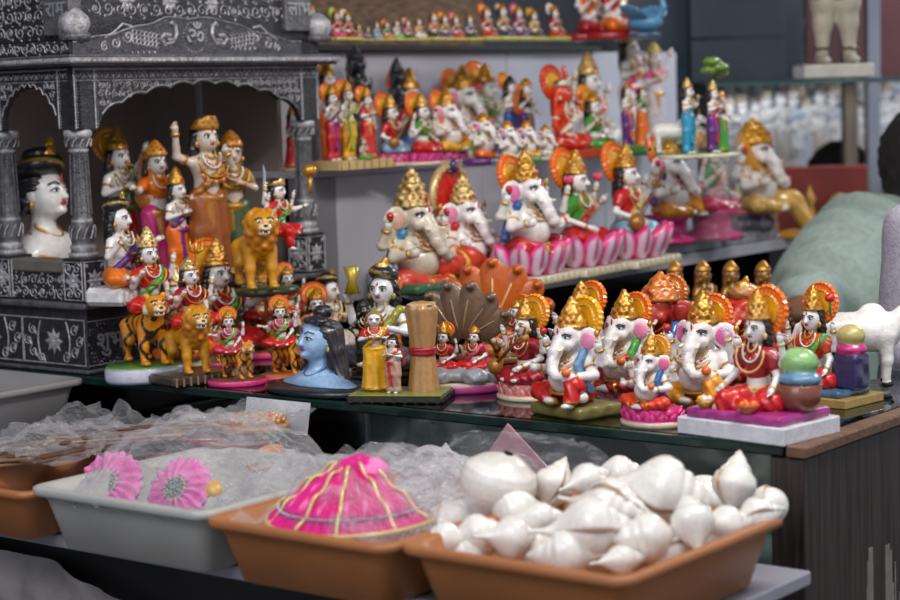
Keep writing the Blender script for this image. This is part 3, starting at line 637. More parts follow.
def cow(f, off=(0, 0, 0), s=1, yaw=0, col=WHITE, z0=0):
    B = [cap((0, -.2, .45), (0, .25, .45), .17, .16, col, .06), ell((0, -.15, .62), (.07, .09, .07), col, k=.05), cap((0, -.3, .5), (0, -.45, .66), .09, .07, col, .04), cap((0, -.47, .68), (0, -.60, .60), .07, .045, col, .03)]
    for sx in (-1, 1):
        for y in (-.25, .27): B += chain([(sx*.09, y, .42, .07), (sx*.1, y-.01, .22, .04), (sx*.1, y, .06, .032)], col, .03)+[ell((sx*.1, y-.01, .025), (.04, .05, .025), BLACK)]
        B += [ell((sx*.11, -.45, .70), (.06, .02, .03), col, (0, sx*20, 0))]+chain([(sx*.05, -.44, .74, .022), (sx*.1, -.45, .82, .016), (sx*.07, -.46, .90, .008)], GOLD, .01)
    B += chain([(0, .40, .5, .025), (0, .45, .35, .018), (0, .43, .15, .02)], col, .02)+[ell((0, .43, .1), (.03, .03, .06), HAIR)]
    m = Mesh().sdf(B, max(f.cell/s, .01))
    for sx in (-1, 1): m.blob((sx*.06, -.53, .68), (.01, .018, .014), BLACK)
    f.part('cow', m, loc=(off[0], off[1], off[2]+z0), sc_=s, rz=math.radians(yaw))
# ------------------------------------------------------------------ setting
def glass_mat(name, tint, rough=.03, fres=1.5):
    m, N, Lk, P = nodes(name); out = N['Material Output']
    tr = N.new('ShaderNodeBsdfTransparent'); tr.inputs[0].default_value = (*tint, 1)
    gl = N.new('ShaderNodeBsdfGlossy'); gl.inputs['Roughness'].default_value = rough; gl.inputs[0].default_value = (.9, .95, .95, 1)
    fr = N.new('ShaderNodeFresnel'); fr.inputs[0].default_value = fres
    mx = N.new('ShaderNodeMixShader'); Lk.new(fr.outputs[0], mx.inputs[0]); Lk.new(tr.outputs[0], mx.inputs[1]); Lk.new(gl.outputs[0], mx.inputs[2])
    Lk.new(mx.outputs[0], out.inputs['Surface']); return m
GLASS = glass_mat('counter_glass', (.36, .42, .40)); GLASS2 = glass_mat('case_glass', (.85, .9, .9))
LAM = noise_mat('grey_laminate', (170, 169, 179), (182, 181, 190), 3, .4, bump=.03)
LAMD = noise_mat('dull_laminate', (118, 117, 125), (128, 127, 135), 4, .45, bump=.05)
WOODD = noise_mat('dark_wood_grain', (30, 24, 22), (62, 52, 48), 30, .5, (6, 6, .25), .3)
WOODT = noise_mat('worn_wood_edge', (84, 58, 42), (122, 90, 68), 30, .5, (1, 6, 6), .3)
DARK = noise_mat('dark_board', (26, 25, 27), (42, 40, 42), 8, .6)
GREENG = noise_mat('glass_edge', (16, 34, 32), (26, 52, 48), 20, .15)
ROCK = noise_mat('brown_backing', (74, 52, 38), (120, 92, 70), 26, .8, (1, 1, 5), .5)
TAUPE = noise_mat('temple_lining', (128, 112, 106), (152, 136, 128), 4, .6)
BENCH = noise_mat('bench_top', (136, 136, 150), (160, 160, 174), 10, .35)
CONC = noise_mat('concrete', (70, 68, 66), (96, 92, 90), 5, .9)
REDW = noise_mat('red_lacquer', (104, 30, 22), (132, 44, 32), 6, .4)
def S(name, m, mat, parent=None, kind=None, **k):
    me = m.data(name, False); return link(name, me, parent, mat, kind=kind, **k)
def Lbox(name, lo, hi, mat, parent=None, b=.003, **k):
    m = Mesh().bbx(lo, hi, (.5, .5, .5, 0), b)
    if parent is None: k.setdefault('rz', RZ)
    return S(name, m, mat, parent, **k)
S('floor', Mesh().box((-6, -3, -.05), (6, 9, 0), GREY), CONC, kind='structure')
S('ceiling', Mesh().box((-5, 2.3, 2.75), (5, 7.9, 2.8), GREY), CONC, kind='structure')
Lbox('wall_left', (-3.06, -.5, 0), (-3.0, 6.0, 2.75), noise_mat('dark_wall_paint', (40, 42, 48), (58, 60, 66), 3, .8), kind='structure')
Lbox('backing_board', (-2.84, 2.0, ZG), (-2.80, 3.75, 2.7), ROCK, label='rough brown backing board behind the top shelf miniatures', cat='board')
S('wall_back', Mesh().box((-4.5, 7.2, 0), (5.5, 7.3, 2.75), GREY), noise_mat('blue_grey_plaster', (70, 84, 104), (96, 110, 130), 3, .8), kind='structure')
# counter
ctr = thing('glass_counter', 'long glass topped counter with dark wooden end, holding the figurines', 'counter', L(-1.8, 2.4, 0), RZ)
O = Vector((-1.8, 2.4, 0))
def C(name, lo, hi, mat, b=.002, parent=None, off=None, **k):
    o_ = O if off is None else off
    lo = tuple(lo[i]-o_[i] for i in range(3)); hi = tuple(hi[i]-o_[i] for i in range(3))
    return S(name, Mesh().bbx(lo, hi, (.5, .5, .5, 0), b), mat, parent or ctr, **k)
C('glass_top', (-2.75, 1.967, ZG-.010), (-1.041, 2.95, ZG), GLASS, label='dark tinted glass top')
C('glass_edge', (-2.75, 1.955, ZG-.0125), (-1.043, 1.9665, ZG-.0005), GREENG, label='green polished glass edge')
C('front_pane', (-2.75, 1.972, .62), (-2.36, 1.978, ZG-.013), GLASS2); C('front_pane', (-2.354, 1.972, .62), (-1.70, 1.978, ZG-.013), GLASS2); C('front_pane', (-1.694, 1.972, .62), (-1.068, 1.978, ZG-.013), GLASS2)
GREYI = noise_mat('grey_inner_board', (190, 190, 192), (216, 216, 218), 7, .5)
C('inner_shelf', (-2.74, 2.0, .80), (-1.08, 2.36, .812), GREYI)
C('inner_back', (-2.74, 2.20, .813), (-1.08, 2.215, ZG-.012), GREYI)
C('plinth', (-2.74, 1.985, .0), (-1.1, 2.36, .62), DARK)
C('end_panel', (-1.038, 1.998, .0), (-1.018, 3.0, ZG-.014), WOODD); C('corner_post', (-1.062, 1.961, .0), (-1.017, 1.998, ZG-.014), WOODD)
C('top_trim', (-1.039, 1.955, ZG-.013), (-1.012, 3.0, ZG+.001), WOODT, label='worn brown wooden edge strip')
q = Mesh()
for i in range(110):   # peeled pale paper left on the end panel
    z0 = .60+random.random()*.25; y = 2.115+random.random()*.5
    if z0 > .775+(y-2.11)*.5: continue
    hgt = .03+random.random()*.12; q.box((-1.0185-O.x, y-O.y, z0), (-1.0170-O.x, y-O.y+.003+random.random()*.010, z0+hgt), K(130, 124, 120), .0004)
S('peeled_paper', q, MATTE, ctr)
# bench
bn = thing('display_bench', 'grey topped low bench carrying the plastic trays', 'bench', L(-1.6, 1.72, 0), RZ); OB = Vector((-1.6, 1.72, 0))
def Bx(name, lo, hi, mat, **k): return C(name, lo, hi, mat, parent=bn, off=OB, **k)
Bx('bench_top', (-2.95, 1.525, ZB-.016), (-.95, 1.845, ZB), BENCH); Bx('dark_underside_panel', (-2.95, 1.60, ZB-.10), (-.99, 1.62, ZB-.017), DARK)  # panel below the top is added dark to stand for the shaded underside
for x in (-2.8, -1.9, -1.02): Bx('leg', (x-.02, 1.62, 0), (x+.02, 1.66, ZB-.017), DARK)
Bx('back_board', (-2.95, 1.81, .02), (-.99, 1.83, ZB-.017), DARK)
# stepped shelves
st = thing('stepped_shelves', 'grey laminate stepped shelves rising behind the counter', 'shelves', L(-2.2, 3.0, 0), RZ); OS = Vector((-2.2, 3.0, 0))
def Sx(name, lo, hi, mat, **k): return C(name, lo, hi, mat, parent=st, off=OS, **k)
def poly_board(name, pts, z0, z1, mat):
    m = Mesh(); n = len(pts); v = [(p[0]-OS.x, p[1]-OS.y, z) for z in (z0, z1) for p in pts]
    m.add(v, (.5, .5, .5, 0), [(i, (i+1) % n, n+(i+1) % n, n+i) for i in range(n)]+[(3, 2, 1, 0), (4, 5, 6, 7)]); S(name, m, mat, st)
ZT = ZG+.527
poly_board('middle_shelf', [(-1.95, 2.45), (-1.95, 3.80), (-2.322, 3.80), (-2.322, 2.72)], ZM-.022, ZM, LAM)
Sx('shelf_support', (-2.30, 3.70, .0), (-2.0, 3.78, ZM-.023), DARK); Sx('shelf_support', (-2.30, 2.96, .0), (-2.25, 3.0, ZM-.023), DARK)
Sx('under_cabinet', (-2.6, 3.0, 0), (-1.97, 3.69, ZG-.012), DARK)
yb = [2.53, 2.645, 3.10, 3.55, 4.10]
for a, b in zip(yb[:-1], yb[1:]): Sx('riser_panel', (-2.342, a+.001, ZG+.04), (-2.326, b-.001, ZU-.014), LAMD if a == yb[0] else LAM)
Sx('upper_shelf', (-2.56, 2.53, ZU-.013), (-2.32, 4.14, ZU), LAM)
for a, b in zip((2.53, 2.95, 3.5), (2.95, 3.5, 4.24)): Sx('riser_panel', (-2.568, a+.001, ZU-.1 if a > 3 else ZU), (-2.552, b-.001, ZT-.014), LAM)
Sx('top_shelf', (-2.75, 2.53, ZT-.013), (-2.53, 3.86, ZT), DARK)
Sx('end_support', (-2.74, 3.8, 0), (-2.58, 3.84, ZT-.014), DARK)
Sx('dark_gap_board', (-2.40, 2.53, .0), (-2.38, 3.0, ZG+.04), DARK)  # dark board added in place of the shadowy gap under the risers
# ------------------------------------------------------------------ temple
SB = K(58, 56, 60, .3); SL = K(184, 182, 186, .25); SM = K(108, 106, 110, .3)
def spiral(r, turns, n=14, ph=0, d=1):
    return [(r*(1-.86*i/(n-1))*math.cos(ph+d*turns*2*PI*i/(n-1)), r*(1-.86*i/(n-1))*math.sin(ph+d*turns*2*PI*i/(n-1))) for i in range(n)]
class Relief:
    """raised lines on a panel; fn maps (u, v) and a height to the panel's plane"""
    def __init__(s, fn): s.m = Mesh(); s.fn = fn
    def line(s, pts, w=.0011, h=.0016, col=SL):
        pts = [Vector(p) for p in pts]; v = []
        for i, p in enumerate(pts):
            d = pts[min(i+1, len(pts)-1)]-pts[max(i-1, 0)]; d = d.normalized() if d.length else Vector((1, 0)); n = Vector((-d.y, d.x))*w
            v += [s.fn(*(p+n), 0), s.fn(*p, h), s.fn(*(p-n), 0)]
        q = []
        for i in range(len(pts)-1):
            a = i*3; q += [(a, a+3, a+4, a+1), (a+1, a+4, a+5, a+2)]
        s.m.add(v, col, q)
    def dot(s, u, v, r=.0014, col=SL):
        n = 6; s.m.add([s.fn(u, v, r)]+[s.fn(u+r*math.cos(2*PI*i/n), v+r*math.sin(2*PI*i/n), 0) for i in range(n)], col, None, [(0, 1+i, 1+(i+1) % n) for i in range(n)])
    def petal(s, u, v, a, l, w, h=.002, col=SL):
        d = Vector((math.cos(a), math.sin(a))); n = Vector((-d.y, d.x)); p = Vector((u, v))
        P = [p, p+d*l*.45+n*w, p+d*l, p+d*l*.45-n*w, p+d*l*.5]
        s.m.add([s.fn(*P[0], 0), s.fn(*P[1], 0), s.fn(*P[2], 0), s.fn(*P[3], 0), s.fn(*P[4], h)], col, None, [(0, 3, 4), (3, 2, 4), (2, 1, 4), (1, 0, 4)])
    def flower(s, u, v, r, n=8):
        for i in range(n): s.petal(u, v, 2*PI*i/n, r, r*.26)
        s.dot(u, v, r*.25)
    def dots(s, u0, v0, u1, v1, step=.0045):
        n = max(2, int(math.hypot(u1-u0, v1-v0)/step))
        for i in range(n+1): s.dot(u0+(u1-u0)*i/n, v0+(v1-v0)*i/n, .0011)
    def vines(s, u0, v0, u1, v1, r=.011, inside=None):
        nu = max(1, round((u1-u0)/(2*r))); nv = max(1, round((v1-v0)/(2*r)))
        du, dv = (u1-u0)/nu, (v1-v0)/nv
        for i in range(nu):
            for j in range(nv):
                u, v = u0+du*(i+.5), v0+dv*(j+.5)
                if inside and not inside(u, v): continue
                d = 1 if (i+j) % 2 else -1; ph = random.random()*6.28
                s.line([(u+a*1.0, v+b*1.0) for a, b in spiral(min(du, dv)*.46, 1.35, 13, ph, d)])
                for k in range(3): s.petal(u+math.cos(ph+k*2.1)*du*.42, v+math.sin(ph+k*2.1)*dv*.42, ph+k*2.1+1.2*d, r*.62, r*.16)
                if (i+2*j) % 4 == 0: s.flower(u, v, r*.45, 6)
TH = L(-2.492, 2.250, ZG)
tp = thing('silver_temple', 'embossed dark silver home temple with carved arches and columns', 'temple', TH, RZ)
X1, X0, Y0, Y1 = .23, -.235, -.28, .295
m = Mesh().bbx((X0, Y0, 0), (X1, Y1, .006), SM, .002).bbx((X0+.008, Y0+.008, .006), (X1-.008, Y1-.008, .102), SB, .002).bbx((X0-.004, Y0-.004, .102), (X1+.004, Y1+.004, .112), SM, .003)
link('base', m.data('base', False), tp, METAL)
def panel(name, fnR, build, parent=tp):
    R_ = Relief(fnR); build(R_); return link(name, R_.m.data(name, False), parent, METAL, kind=None)
LF = lambda yy: (lambda u, v, h: (u, yy-h, v))      # face towards -y (street side)
RF = lambda xx: (lambda u, v, h: (xx+h, u, v))      # face towards +x (shelf side)
def left_base(r):
    u = X1-.01
    for k in range(3):
        a, b = u-.15*(k+1), u-.15*k-.002; r.line([(a, .012), (b, .012), (b, .084), (a, .084), (a, .012)], .0014); c = (a+b)/2
        r.flower(c, .048, .022, 8); r.flower(c, .048, .012, 8)
        for sx in (-1, 1):
            r.line([(c+sx*(.03+.008*math.sin(t*3.1)), .015+t*.066) for t in np.linspace(0, 1, 12)], .0016)
            for (du, dv) in ((.050, .03), (.050, .066), (.030, .022), (.062, .048)): r.line([(c+sx*(du+x_), dv+y_) for x_, y_ in spiral(.010, 1.3, 12, 1, sx)]); r.petal(c+sx*du, dv, .8*sx, .014, .004)
panel('carved_relief', LF(Y0+.008), left_base)
def right_base(r):
    a, b = Y0+.012, Y0+.10
    r.dots(a, .012, b, .012, .0035); r.dots(a, .082, b, .082, .0035)
    for i in range(150):
        u, v = a+random.random()*(b-a), .014+random.random()*.066
        if math.hypot((u-(a+b)/2)/.036, (v-.047)/.024) > 1: r.dot(u, v, .0009)
    r.vines(b+.01, .014, Y1-.012, .084, .016)
panel('carved_relief', RF(X1-.008), right_base)
def text_obj(name, body, size, loc, rot, parent, mat, ext=.0012, label=None):
    c = bpy.data.curves.new(name, 'FONT'); c.body = body; c.size = size; c.extrude = ext; c.align_x = 'CENTER'; c.align_y = 'CENTER'; c.offset = size*.012
    o = bpy.data.objects.new(name, c); COL.objects.link(o); bpy.context.view_layer.update()
    me = bpy.data.meshes.new_from_object(o.evaluated_get(bpy.context.evaluated_depsgraph_get())); bpy.data.objects.remove(o)
    r = link(name, me, parent, None, loc); r.rotation_euler = rot; me.materials.clear(); me.materials.append(mat)
    if label: r['label'] = label
    return r
SILT, N_, L_, P_ = nodes('bright_silver'); P_.inputs['Base Color'].default_value = (.42, .42, .44, 1); P_.inputs['Metallic'].default_value = .5; P_.inputs['Roughness'].default_value = .4
text_obj('lettering', 'शुभ', .040, (X1-.008, Y0+.056, .047), (PI/2, 0, PI/2), tp, SILT, label='raised lettering in Devanagari')
# plinths, rail, columns
def column(x, y, z0=.112):
    m = Mesh().bbx((x-.024, y-.024, z0), (x+.024, y+.024, z0+.070), SB, .002)
    o = link('column', m.data('column', False), tp, METAL)
    r = Relief(LF(y-.024)); r.flower(x, z0+.034, .018, 8); r.line([(x-.021, z0+.004), (x+.021, z0+.004), (x+.021, z0+.064), (x-.021, z0+.064), (x-.021, z0+.004)]); r.vines(x-.02, z0+.004, x+.02, z0+.064, .009)
    r2 = Relief(RF(x+.024)); r2.flower(y, z0+.034, .019, 8); r2.line([(y-.021, z0+.004), (y+.021, z0+.004), (y+.021, z0+.064), (y-.021, z0+.064), (y-.021, z0+.004)], .0014); r2.flower(y, z0+.034, .010, 6)
    for su in (-1, 1):
        for sv in (-1, 1): r2.petal(y+su*.012, z0+.034+sv*.02, math.atan2(sv, su), .012, .003)
    link('plinth_relief', r.m.join(r2.m).data('plinth_relief', False), o, METAL)
    z = z0+.070; m = Mesh(); n = 20
    m.lathe([(.022, 0), (.024, .006), (.019, .010), (.021, .018), (.0175, .022), (.0185, .026), (.0175, .055), (.0165, .058), (.0165, .062), (.0145, .066), (.0135, .164), (.0165, .168), (.0140, .172), (.0200, .186), (.0225, .192), (.0225, .200), (0, .202)], SM, n, (x, y, z), cols=[SM, SL, SM, SL, SM, SM, SM, SL, SM, SM, SM, SL, SM, SM, SL, SL, SL])
    link('shaft', m.data('shaft'), o, METAL)
    q = Mesh()
    for i in range(10):
        a = 2*PI*i/10
        for zz, l_ in ((.030, .02), (.174, .014)):
            rr = .0195 if zz < .1 else .0195; q.tube([(x+rr*math.cos(a), y+rr*math.sin(a), z+zz), (x+(rr+.001)*math.cos(a+.2), y+(rr+.001)*math.sin(a+.2), z+zz+l_*.6), (x+rr*math.cos(a+.45), y+rr*math.sin(a+.45), z+zz+l_)], .0013, SL, 4)
        q.tube([(x+.0165*math.cos(a), y+.0165*math.sin(a), z+.068), (x+.0142*math.cos(a), y+.0142*math.sin(a), z+.162)], .0011, SM, 4)
    link('shaft_relief', q.data('shaft_relief', False), o, METAL)
cx = X1-.028
for y in (Y0+.028, Y1-.026): column(cx, y)
for x in (cx-.175, cx-.35): column(x, Y0+.028)
m = Mesh().bbx((X0+.05, Y0+.012, .112), (cx-.026, Y0+.036, .157), SB, .002); o = link('balustrade', m.data('balustrade', False), tp, METAL)
m = Mesh().bbx((X0+.05, Y0+.008, .157), (cx-.026, Y0+.042, .178), K(112, 106, 102, .1), .003); link('rail_top', m.data('rail_top', False), o, MATTE)
panel('balustrade_relief', LF(Y0+.012), lambda r: (r.vines(cx-.18, .115, cx-.03, .155, .011), r.vines(X0+.06, .115, cx-.19, .155, .011)), o)
# lining
link('lining', Mesh().box((X0+.002, Y0+.05, .10), (X0+.012, Y1-.002, .48), SM).box((X0+.012, Y1-.012, .10), (X1-.10, Y1-.002, .48), SM).data('lining', False), tp, TAUPE)
# beams with scalloped arches
ZA, ZE = .382, .480
def arch_z(t):    # t in 0..1 across the opening
    s_ = math.sin(PI*t)**.55 if 0 < t < 1 else 0
    return ZA+.004+.062*s_+.006*abs(math.sin(PI*t*9))
def beam(name, a, b, spans, face, pos, inner):
    o = None; pts = [(a, ZE), (a, ZA)]
    for s0, s1 in spans:
        pts.append((s0, ZA)); pts += [(s0+(s1-s0)*i/54, arch_z(i/54)) for i in range(1, 54)]; pts.append((s1, ZA))
    pts += [(b, ZA), (b, ZE)]
    m = Mesh().prism(pts, 0, .012, SB)
    if face == 'y': m.xf((0, pos, 0))
    else:
        m.xf((0, 0, 0), (0, 0, 90)); m.xf((pos, 0, 0))
    o = link(name, m.data(name, False), tp, METAL)
    r = Relief(LF(pos) if face == 'y' else RF(pos))
    for s0, s1 in spans:
        r.line([(s0+(s1-s0)*i/54, arch_z(i/54)+.003) for i in range(1, 54)], .0013)
        ins = lambda u, v, s0=s0, s1=s1: v-.0065 > arch_z((u-s0)/(s1-s0))
        r.vines(s0+.002, ZA+.006, s1-.002, ZE-.022, .0072, ins)
    r.line([(a, ZE-.004), (b, ZE-.004)], .0015); r.line([(a, ZE-.022), (b, ZE-.022)], .0010)
    n = int((b-a)/.012)
    for i in range(n):
        u = a+(b-a)*(i+.5)/n; r.line([(u+x_, ZE-.013+y_) for x_, y_ in spiral(.0052, 1.1, 9, -1.5, (-1, 1)[i % 2])], .0009); r.petal(u+.006, ZE-.019, PI/2, .009, .002)
    for e in [a+.003, b-.003]+[x for sp in spans for x in (sp[0]-.004, sp[1]+.004)]: r.line([(e, ZA+.002), (e, ZE-.004)], .0014); r.dots(e+.004, ZA+.004, e+.004, ZE-.006)
    link('beam_relief', r.m.data('beam_relief', False), o, METAL)
beam('arched_beam', Y0+.004, Y1-.004, [(Y0+.052, Y1-.052)], 'x', X1-.006, 1)
beam('arched_beam', X0+.004, X1-.006, [(cx-.175+.02, cx-.02), (cx-.35+.02, cx-.195), (X0+.012, cx-.37)], 'y', Y0+.006, 1)
# cornice
m = Mesh().bbx((X0-.02, Y0-.02, ZE), (X1+.02, Y1+.02, ZE+.004), SB, .001).bbx((X0-.024, Y0-.024, ZE+.004), (X1+.026, Y1+.026, ZE+.013), K(176, 176, 182, .3), .003).bbx((X0-.016, Y0-.016, ZE+.013), (X1+.014, Y1+.014, ZE+.018), SM, .002)
o = link('cornice', m.data('cornice', False), tp, METAL)
r = Relief(RF(X1+.0262))
for i in range(60): u = Y0+(Y1-Y0)*i/59; r.petal(u, ZE+.006, .5, .009, .0022, .002, SL)
r2 = Relief(LF(Y0-.0242))
for i in range(60): u = X0+(X1-X0)*i/59; r2.petal(u, ZE+.006, .5, .009, .0022, .002, SL)
link('cornice_relief', r.m.join(r2.m).data('cornice_relief', False), o, METAL)
ZC = ZE+.018
m = Mesh().bbx((X0, Y0, ZC), (X1-.004, Y1, ZC+.022), SB, .002).bbx((X0+.01, Y0+.012, ZC+.022), (X1-.012, Y1-.02, ZC+.24), SB, .002)
o = link('roof_block', m.data('roof_block', False), tp, METAL)
# shaped front panel with peacocks on the shelf side
P = [(Y0+.0, ZC)]+[(Y0+t*.52, ZC+.018+.038*min(1, max(0, (.5-abs(t-.5))*2.6))**1.3+.004*abs(math.sin(t*20))) for t in np.linspace(0, 1, 41)]+[(Y0+.52, ZC)]
m = Mesh().prism(P, 0, .006, K(84, 82, 88, .35)).xf((0, 0, 0), (0, 0, 90)).xf((X1+.003, 0, 0)); o2 = link('peacock_panel', m.data('peacock_panel', False), tp, METAL)
r = Relief(RF(X1+.003)); r.line(P[1:-1], .0016, .003); mid = Y0+.262
for sx in (-1, 1):
    c = mid+sx*.062; z = ZC+.022
    r.line([(c-sx*.000, z+.0), (c-sx*.016, z+.002), (c-sx*.022, z+.012), (c-sx*.020, z+.024), (c-sx*.012, z+.030), (c-sx*.008, z+.026)], .0032, .0035)
    r.line([(c-sx*.008, z+.008+0), (c+sx*.006, z+.010), (c+sx*.014, z+.004), (c+sx*.004, z-.006), (c-sx*.010, z-.004), (c-sx*.014, z+.002)], .0032, .0035)
    for i in range(7):
        for j in range(3):
            u, v = c+sx*(.018+i*.0085), z-.008+j*.007+i*.0012; r.line([(u, v+.004), (u+sx*.006, v+.003), (u+sx*.007, v-.0014), (u+sx*.005, v-.004), (u, v-.004)], .0013)
    r.line([(c+sx*(.085+a), z+.006+b) for a, b in spiral(.011, 1.4, 14, 0, sx)], .0020); r.line([(c+sx*(.112+a), z-.004+b) for a, b in spiral(.010, 1.4, 14, 2, -sx)], .0020); r.line([(c+sx*(.135+a), z-.010+b) for a, b in spiral(.008, 1.4, 14, 2, sx)], .0018)
    r.line([(c+sx*.075, z+.022), (c+sx*.095, z+.026), (c+sx*.115, z+.012), (c+sx*.135, z+.004)], .0020)
    for k in range(5): r.petal(c+sx*(.03+.012*k), z-.016, 1.2*sx, .008, .002)
    for k in range(7): a = PI*k/6*1.0; r.dot(mid+sx*.0, z, .0014)
for k in range(26): a = 2*PI*k/26; r.dot(mid+.026*math.cos(a), ZC+.028+.025*math.sin(a), .0013)
link('peacock_relief', r.m.data('peacock_relief', False), o2, METAL)
text_obj('lettering', 'ॐ', .046, (X1+.004, mid, ZC+.026), (PI/2, 0, PI/2), tp, SILT, label='raised sacred syllable in Devanagari')
def upper(r):
    r.vines(Y0+.05, ZC+.058, Y1-.06, ZC+.20, .013)
    for u in (Y0+.13, Y0+.225, Y0+.32): r.flower(u, ZC+.085, .018, 8)
panel('carved_relief', RF(X1-.012), upper)
def upper_l(r): r.vines(X0+.01, ZC+.026, X1-.05, ZC+.20, .012)
panel('carved_relief', LF(Y0+.012), upper_l)
panel('carved_relief', LF(Y0), lambda r: r.vines(X0+.005, ZC+.002, X1-.01, ZC+.020, .009))
for (lo, hi) in (((X1-.07, Y0+.004, ZC+.03), (X1-.006, Y0+.03, ZC+.12)), ((X1-.03, Y1-.085, ZC+.04), (X1-.002, Y1-.02, ZC+.12))):
    link('sign_block', Mesh().bbx(lo, hi, SM, .002).data('sign_block', False), tp, METAL)
text_obj('lettering', 'राम', .034, (X1-.038, Y0+.0035, ZC+.070), (PI/2, 0, 0), tp, SILT, label='raised lettering in Devanagari')
text_obj('lettering', 'लाभ', .034, (X1-.001, Y1-.052, ZC+.078), (PI/2, 0, PI/2), tp, SILT, label='raised lettering in Devanagari')
for (x, y, big) in ((X1-.012, Y0+.018, 1), (X1-.006, Y1+.0, 1)):
    m = Mesh().lathe([(0, 0), (.024, 0), (.024, .010), (.019, .012), (.025, .024), (.022, .036), (.012, .046), (.004, .052), (0, .056)], SM, 20, (x, y, ZC+.022), rip=.06, ripn=8, cols=[SB, SM, SM, SM, SL, SL, SL, SM, SM])
    link('dome_finial', m.data('dome_finial'), tp, METAL)
# ------------------------------------------------------------------ the figurines on show
MARB = noise_mat('veined_grey_marble', (96, 98, 108), (150, 152, 162), 12, .35, (1, 3, 3))
SHELFN = {'N': ZM+.024, 'G': ZG, 'F': ZF, 'M': ZM, 'U': ZU, 'T': ZT}
def EG(label, px, py, z, h, yaw, b=None, group=None, **kw):
    f = Fig('elephant_god_figurine', label, 'figurine', px, py, SHELFN[z], h, yaw, group)
    if b: base(f, *b)
    ganesha(f, bz=(b[2] if b else 0), **kw); return f.done()
def DG(label, px, py, z, h, yaw, b=None, group=None, nm='goddess_figurine', **kw):
    f = Fig(nm, label, 'figurine', px, py, SHELFN[z], h, yaw, group)
    if b: base(f, *b)
    deity(f, bz=(b[2] if b else 0), **kw); return f.done()
def rider(label, px, py, z, h, yaw, b, kind='tiger', cs=.75, cyaw=25, dz=.40, ds=.78, doff=(0, .03), **kw):
    f = Fig('goddess_on_'+kind+'_figurine', label, 'figurine', px, py, SHELFN[z], h, yaw)
    base(f, *b); big_cat(f, kind, b[2], (0, 0, 0), cs, cyaw); deity(f, bz=0, off=(doff[0], doff[1], b[2]+dz*cs), s=ds, **kw); return f.done()
def wide(x): return x
# ---- in the temple
def bust(f, skin, hairc, zb, cut=None, look='calm', crn=None, ccol=GOLD, cj=BLACK, scarf=None, neck=GOLD, blue=False, hair_long=True):
    c = f.cell*.8
    B = [ell((0, .0, zb+.10), (.46 if blue else .36, .17, .15), skin, k=.08), ell((0, -.02, zb+.17), (.24, .14, .12), skin, k=.08), cap((-.26, 0, zb+.06), (.26, 0, zb+.06), .10, .10, skin, .05),
         cap((0, .01, zb+.2), (0, -.01, zb+.42), .085, .078, skin, .05), ell((0, -.02, zb+.56), (.13, .15, .175), skin, k=.03), ell((0, -.08, zb+.46), (.085, .085, .075), skin, k=.05),
         ell((-.05, -.10, zb+.515), (.05, .05, .05), skin, k=.04), ell((.05, -.10, zb+.515), (.05, .05, .05), skin, k=.04), cap((0, -.16, zb+.60), (0, -.19, zb+.535), .014, .024, skin, .02), ell((0, -.155, zb+.435), (.035, .035, .028), skin, k=.03)]
    for sx in (-1, 1): B += [ell((sx*.128, .0, zb+.54), (.018, .035, .05), skin, k=.015), ell((sx*.052, -.135, zb+.585), (.038, .025, .02), skin, k=.01)]
    cut = zb if cut is None else cut; B += [rbx((0, 0, cut-.25), (.7, .4, .25), .01, None, neg=True)]
    m = Mesh().sdf(B, c)
    for sx in (-1, 1):
        m.blob((sx*.054, -.156, zb+.583), (.030, .010, .014), K(235, 235, 240), (0, 0, sx*18)); m.blob((sx*.054, -.164, zb+.583), (.013, .006, .013), K(30, 34, 60), None, 8, 6)
        m.tube([(sx*.022, -.166, zb+.59), (sx*.054, -.169, zb+.603), (sx*.092, -.145, zb+.586)], .005, BLACK, 4)
        m.tube([(sx*.022, -.165, zb+.628), (sx*.058, -.160, zb+.648), (sx*.100, -.128, zb+.628)], .006, BLACK, 4)
        m.blob((sx*.132, -.012, zb+.475), (.016, .012, .03), GOLD if not blue else K(200, 190, 90))
    LP = K(150, 70, 110) if blue else K(196, 40, 60)
    m.blob((0, -.176, zb+.494), (.034, .013, .009), LP); m.blob((0, -.172, zb+.480), (.026, .013, .009), LP)
    m.blob((0, -.168, zb+.665), (.009, .008, .036), K(60, 40, 90) if blue else RED)
    f.part('body', m)
    H = [ell((0, .035, zb+.60), (.15, .155, .16), hairc, k=.02, f=(.005, (40, 30, 140)))]
    if hair_long:
        for sx in (-1, 1): H += chain([(sx*.12, .02, zb+.62, .055), (sx*.155, .05, zb+.45, .06), (sx*.20, .06, zb+.28, .05), (sx*.26, .02, zb+.17, .035)], hairc, .03, f=(.006, (60, 60, 30)))
        H += [cap((0, .12, zb+.6), (0, .14, zb+.2), .12, .14, hairc, .04, f=(.006, (80, 0, 20))), ell((0, .06, zb+.80), (.08, .08, .06), hairc, k=.03, f=(.005, (0, 90, 60))), ell((.04, -.06, zb+.735), (.12, .07, .04), hairc, k=.02, f=(.005, (70, 0, 60)))]
    else:
        for i in range(9): a = i*.42-.15; H.append(ell((.135*math.cos(a), .05+.10*math.sin(a), zb+.50-.05*(i % 2)), (.05, .05, .06), hairc, w=(.006, 60), k=.02))
    f.part('hair', Mesh().sdf(H, c))
    if crn: f.part('crown', crown(crn, (0, .0, zb+.69), .145, c, ccol, cj))
    q = Mesh()
    for i, (w_, zz) in enumerate(((.10, .30), (.16, .24))): q.tube([(math.sin(a)*w_, -.01-(.12+.03*i)*max(0, math.cos(a)), zb+zz+.03-.09*math.cos(a)*(1+i*.4)) for a in np.linspace(-1.7, 1.7, 17)], .012, neck, 6)
    f.part('necklace', q)
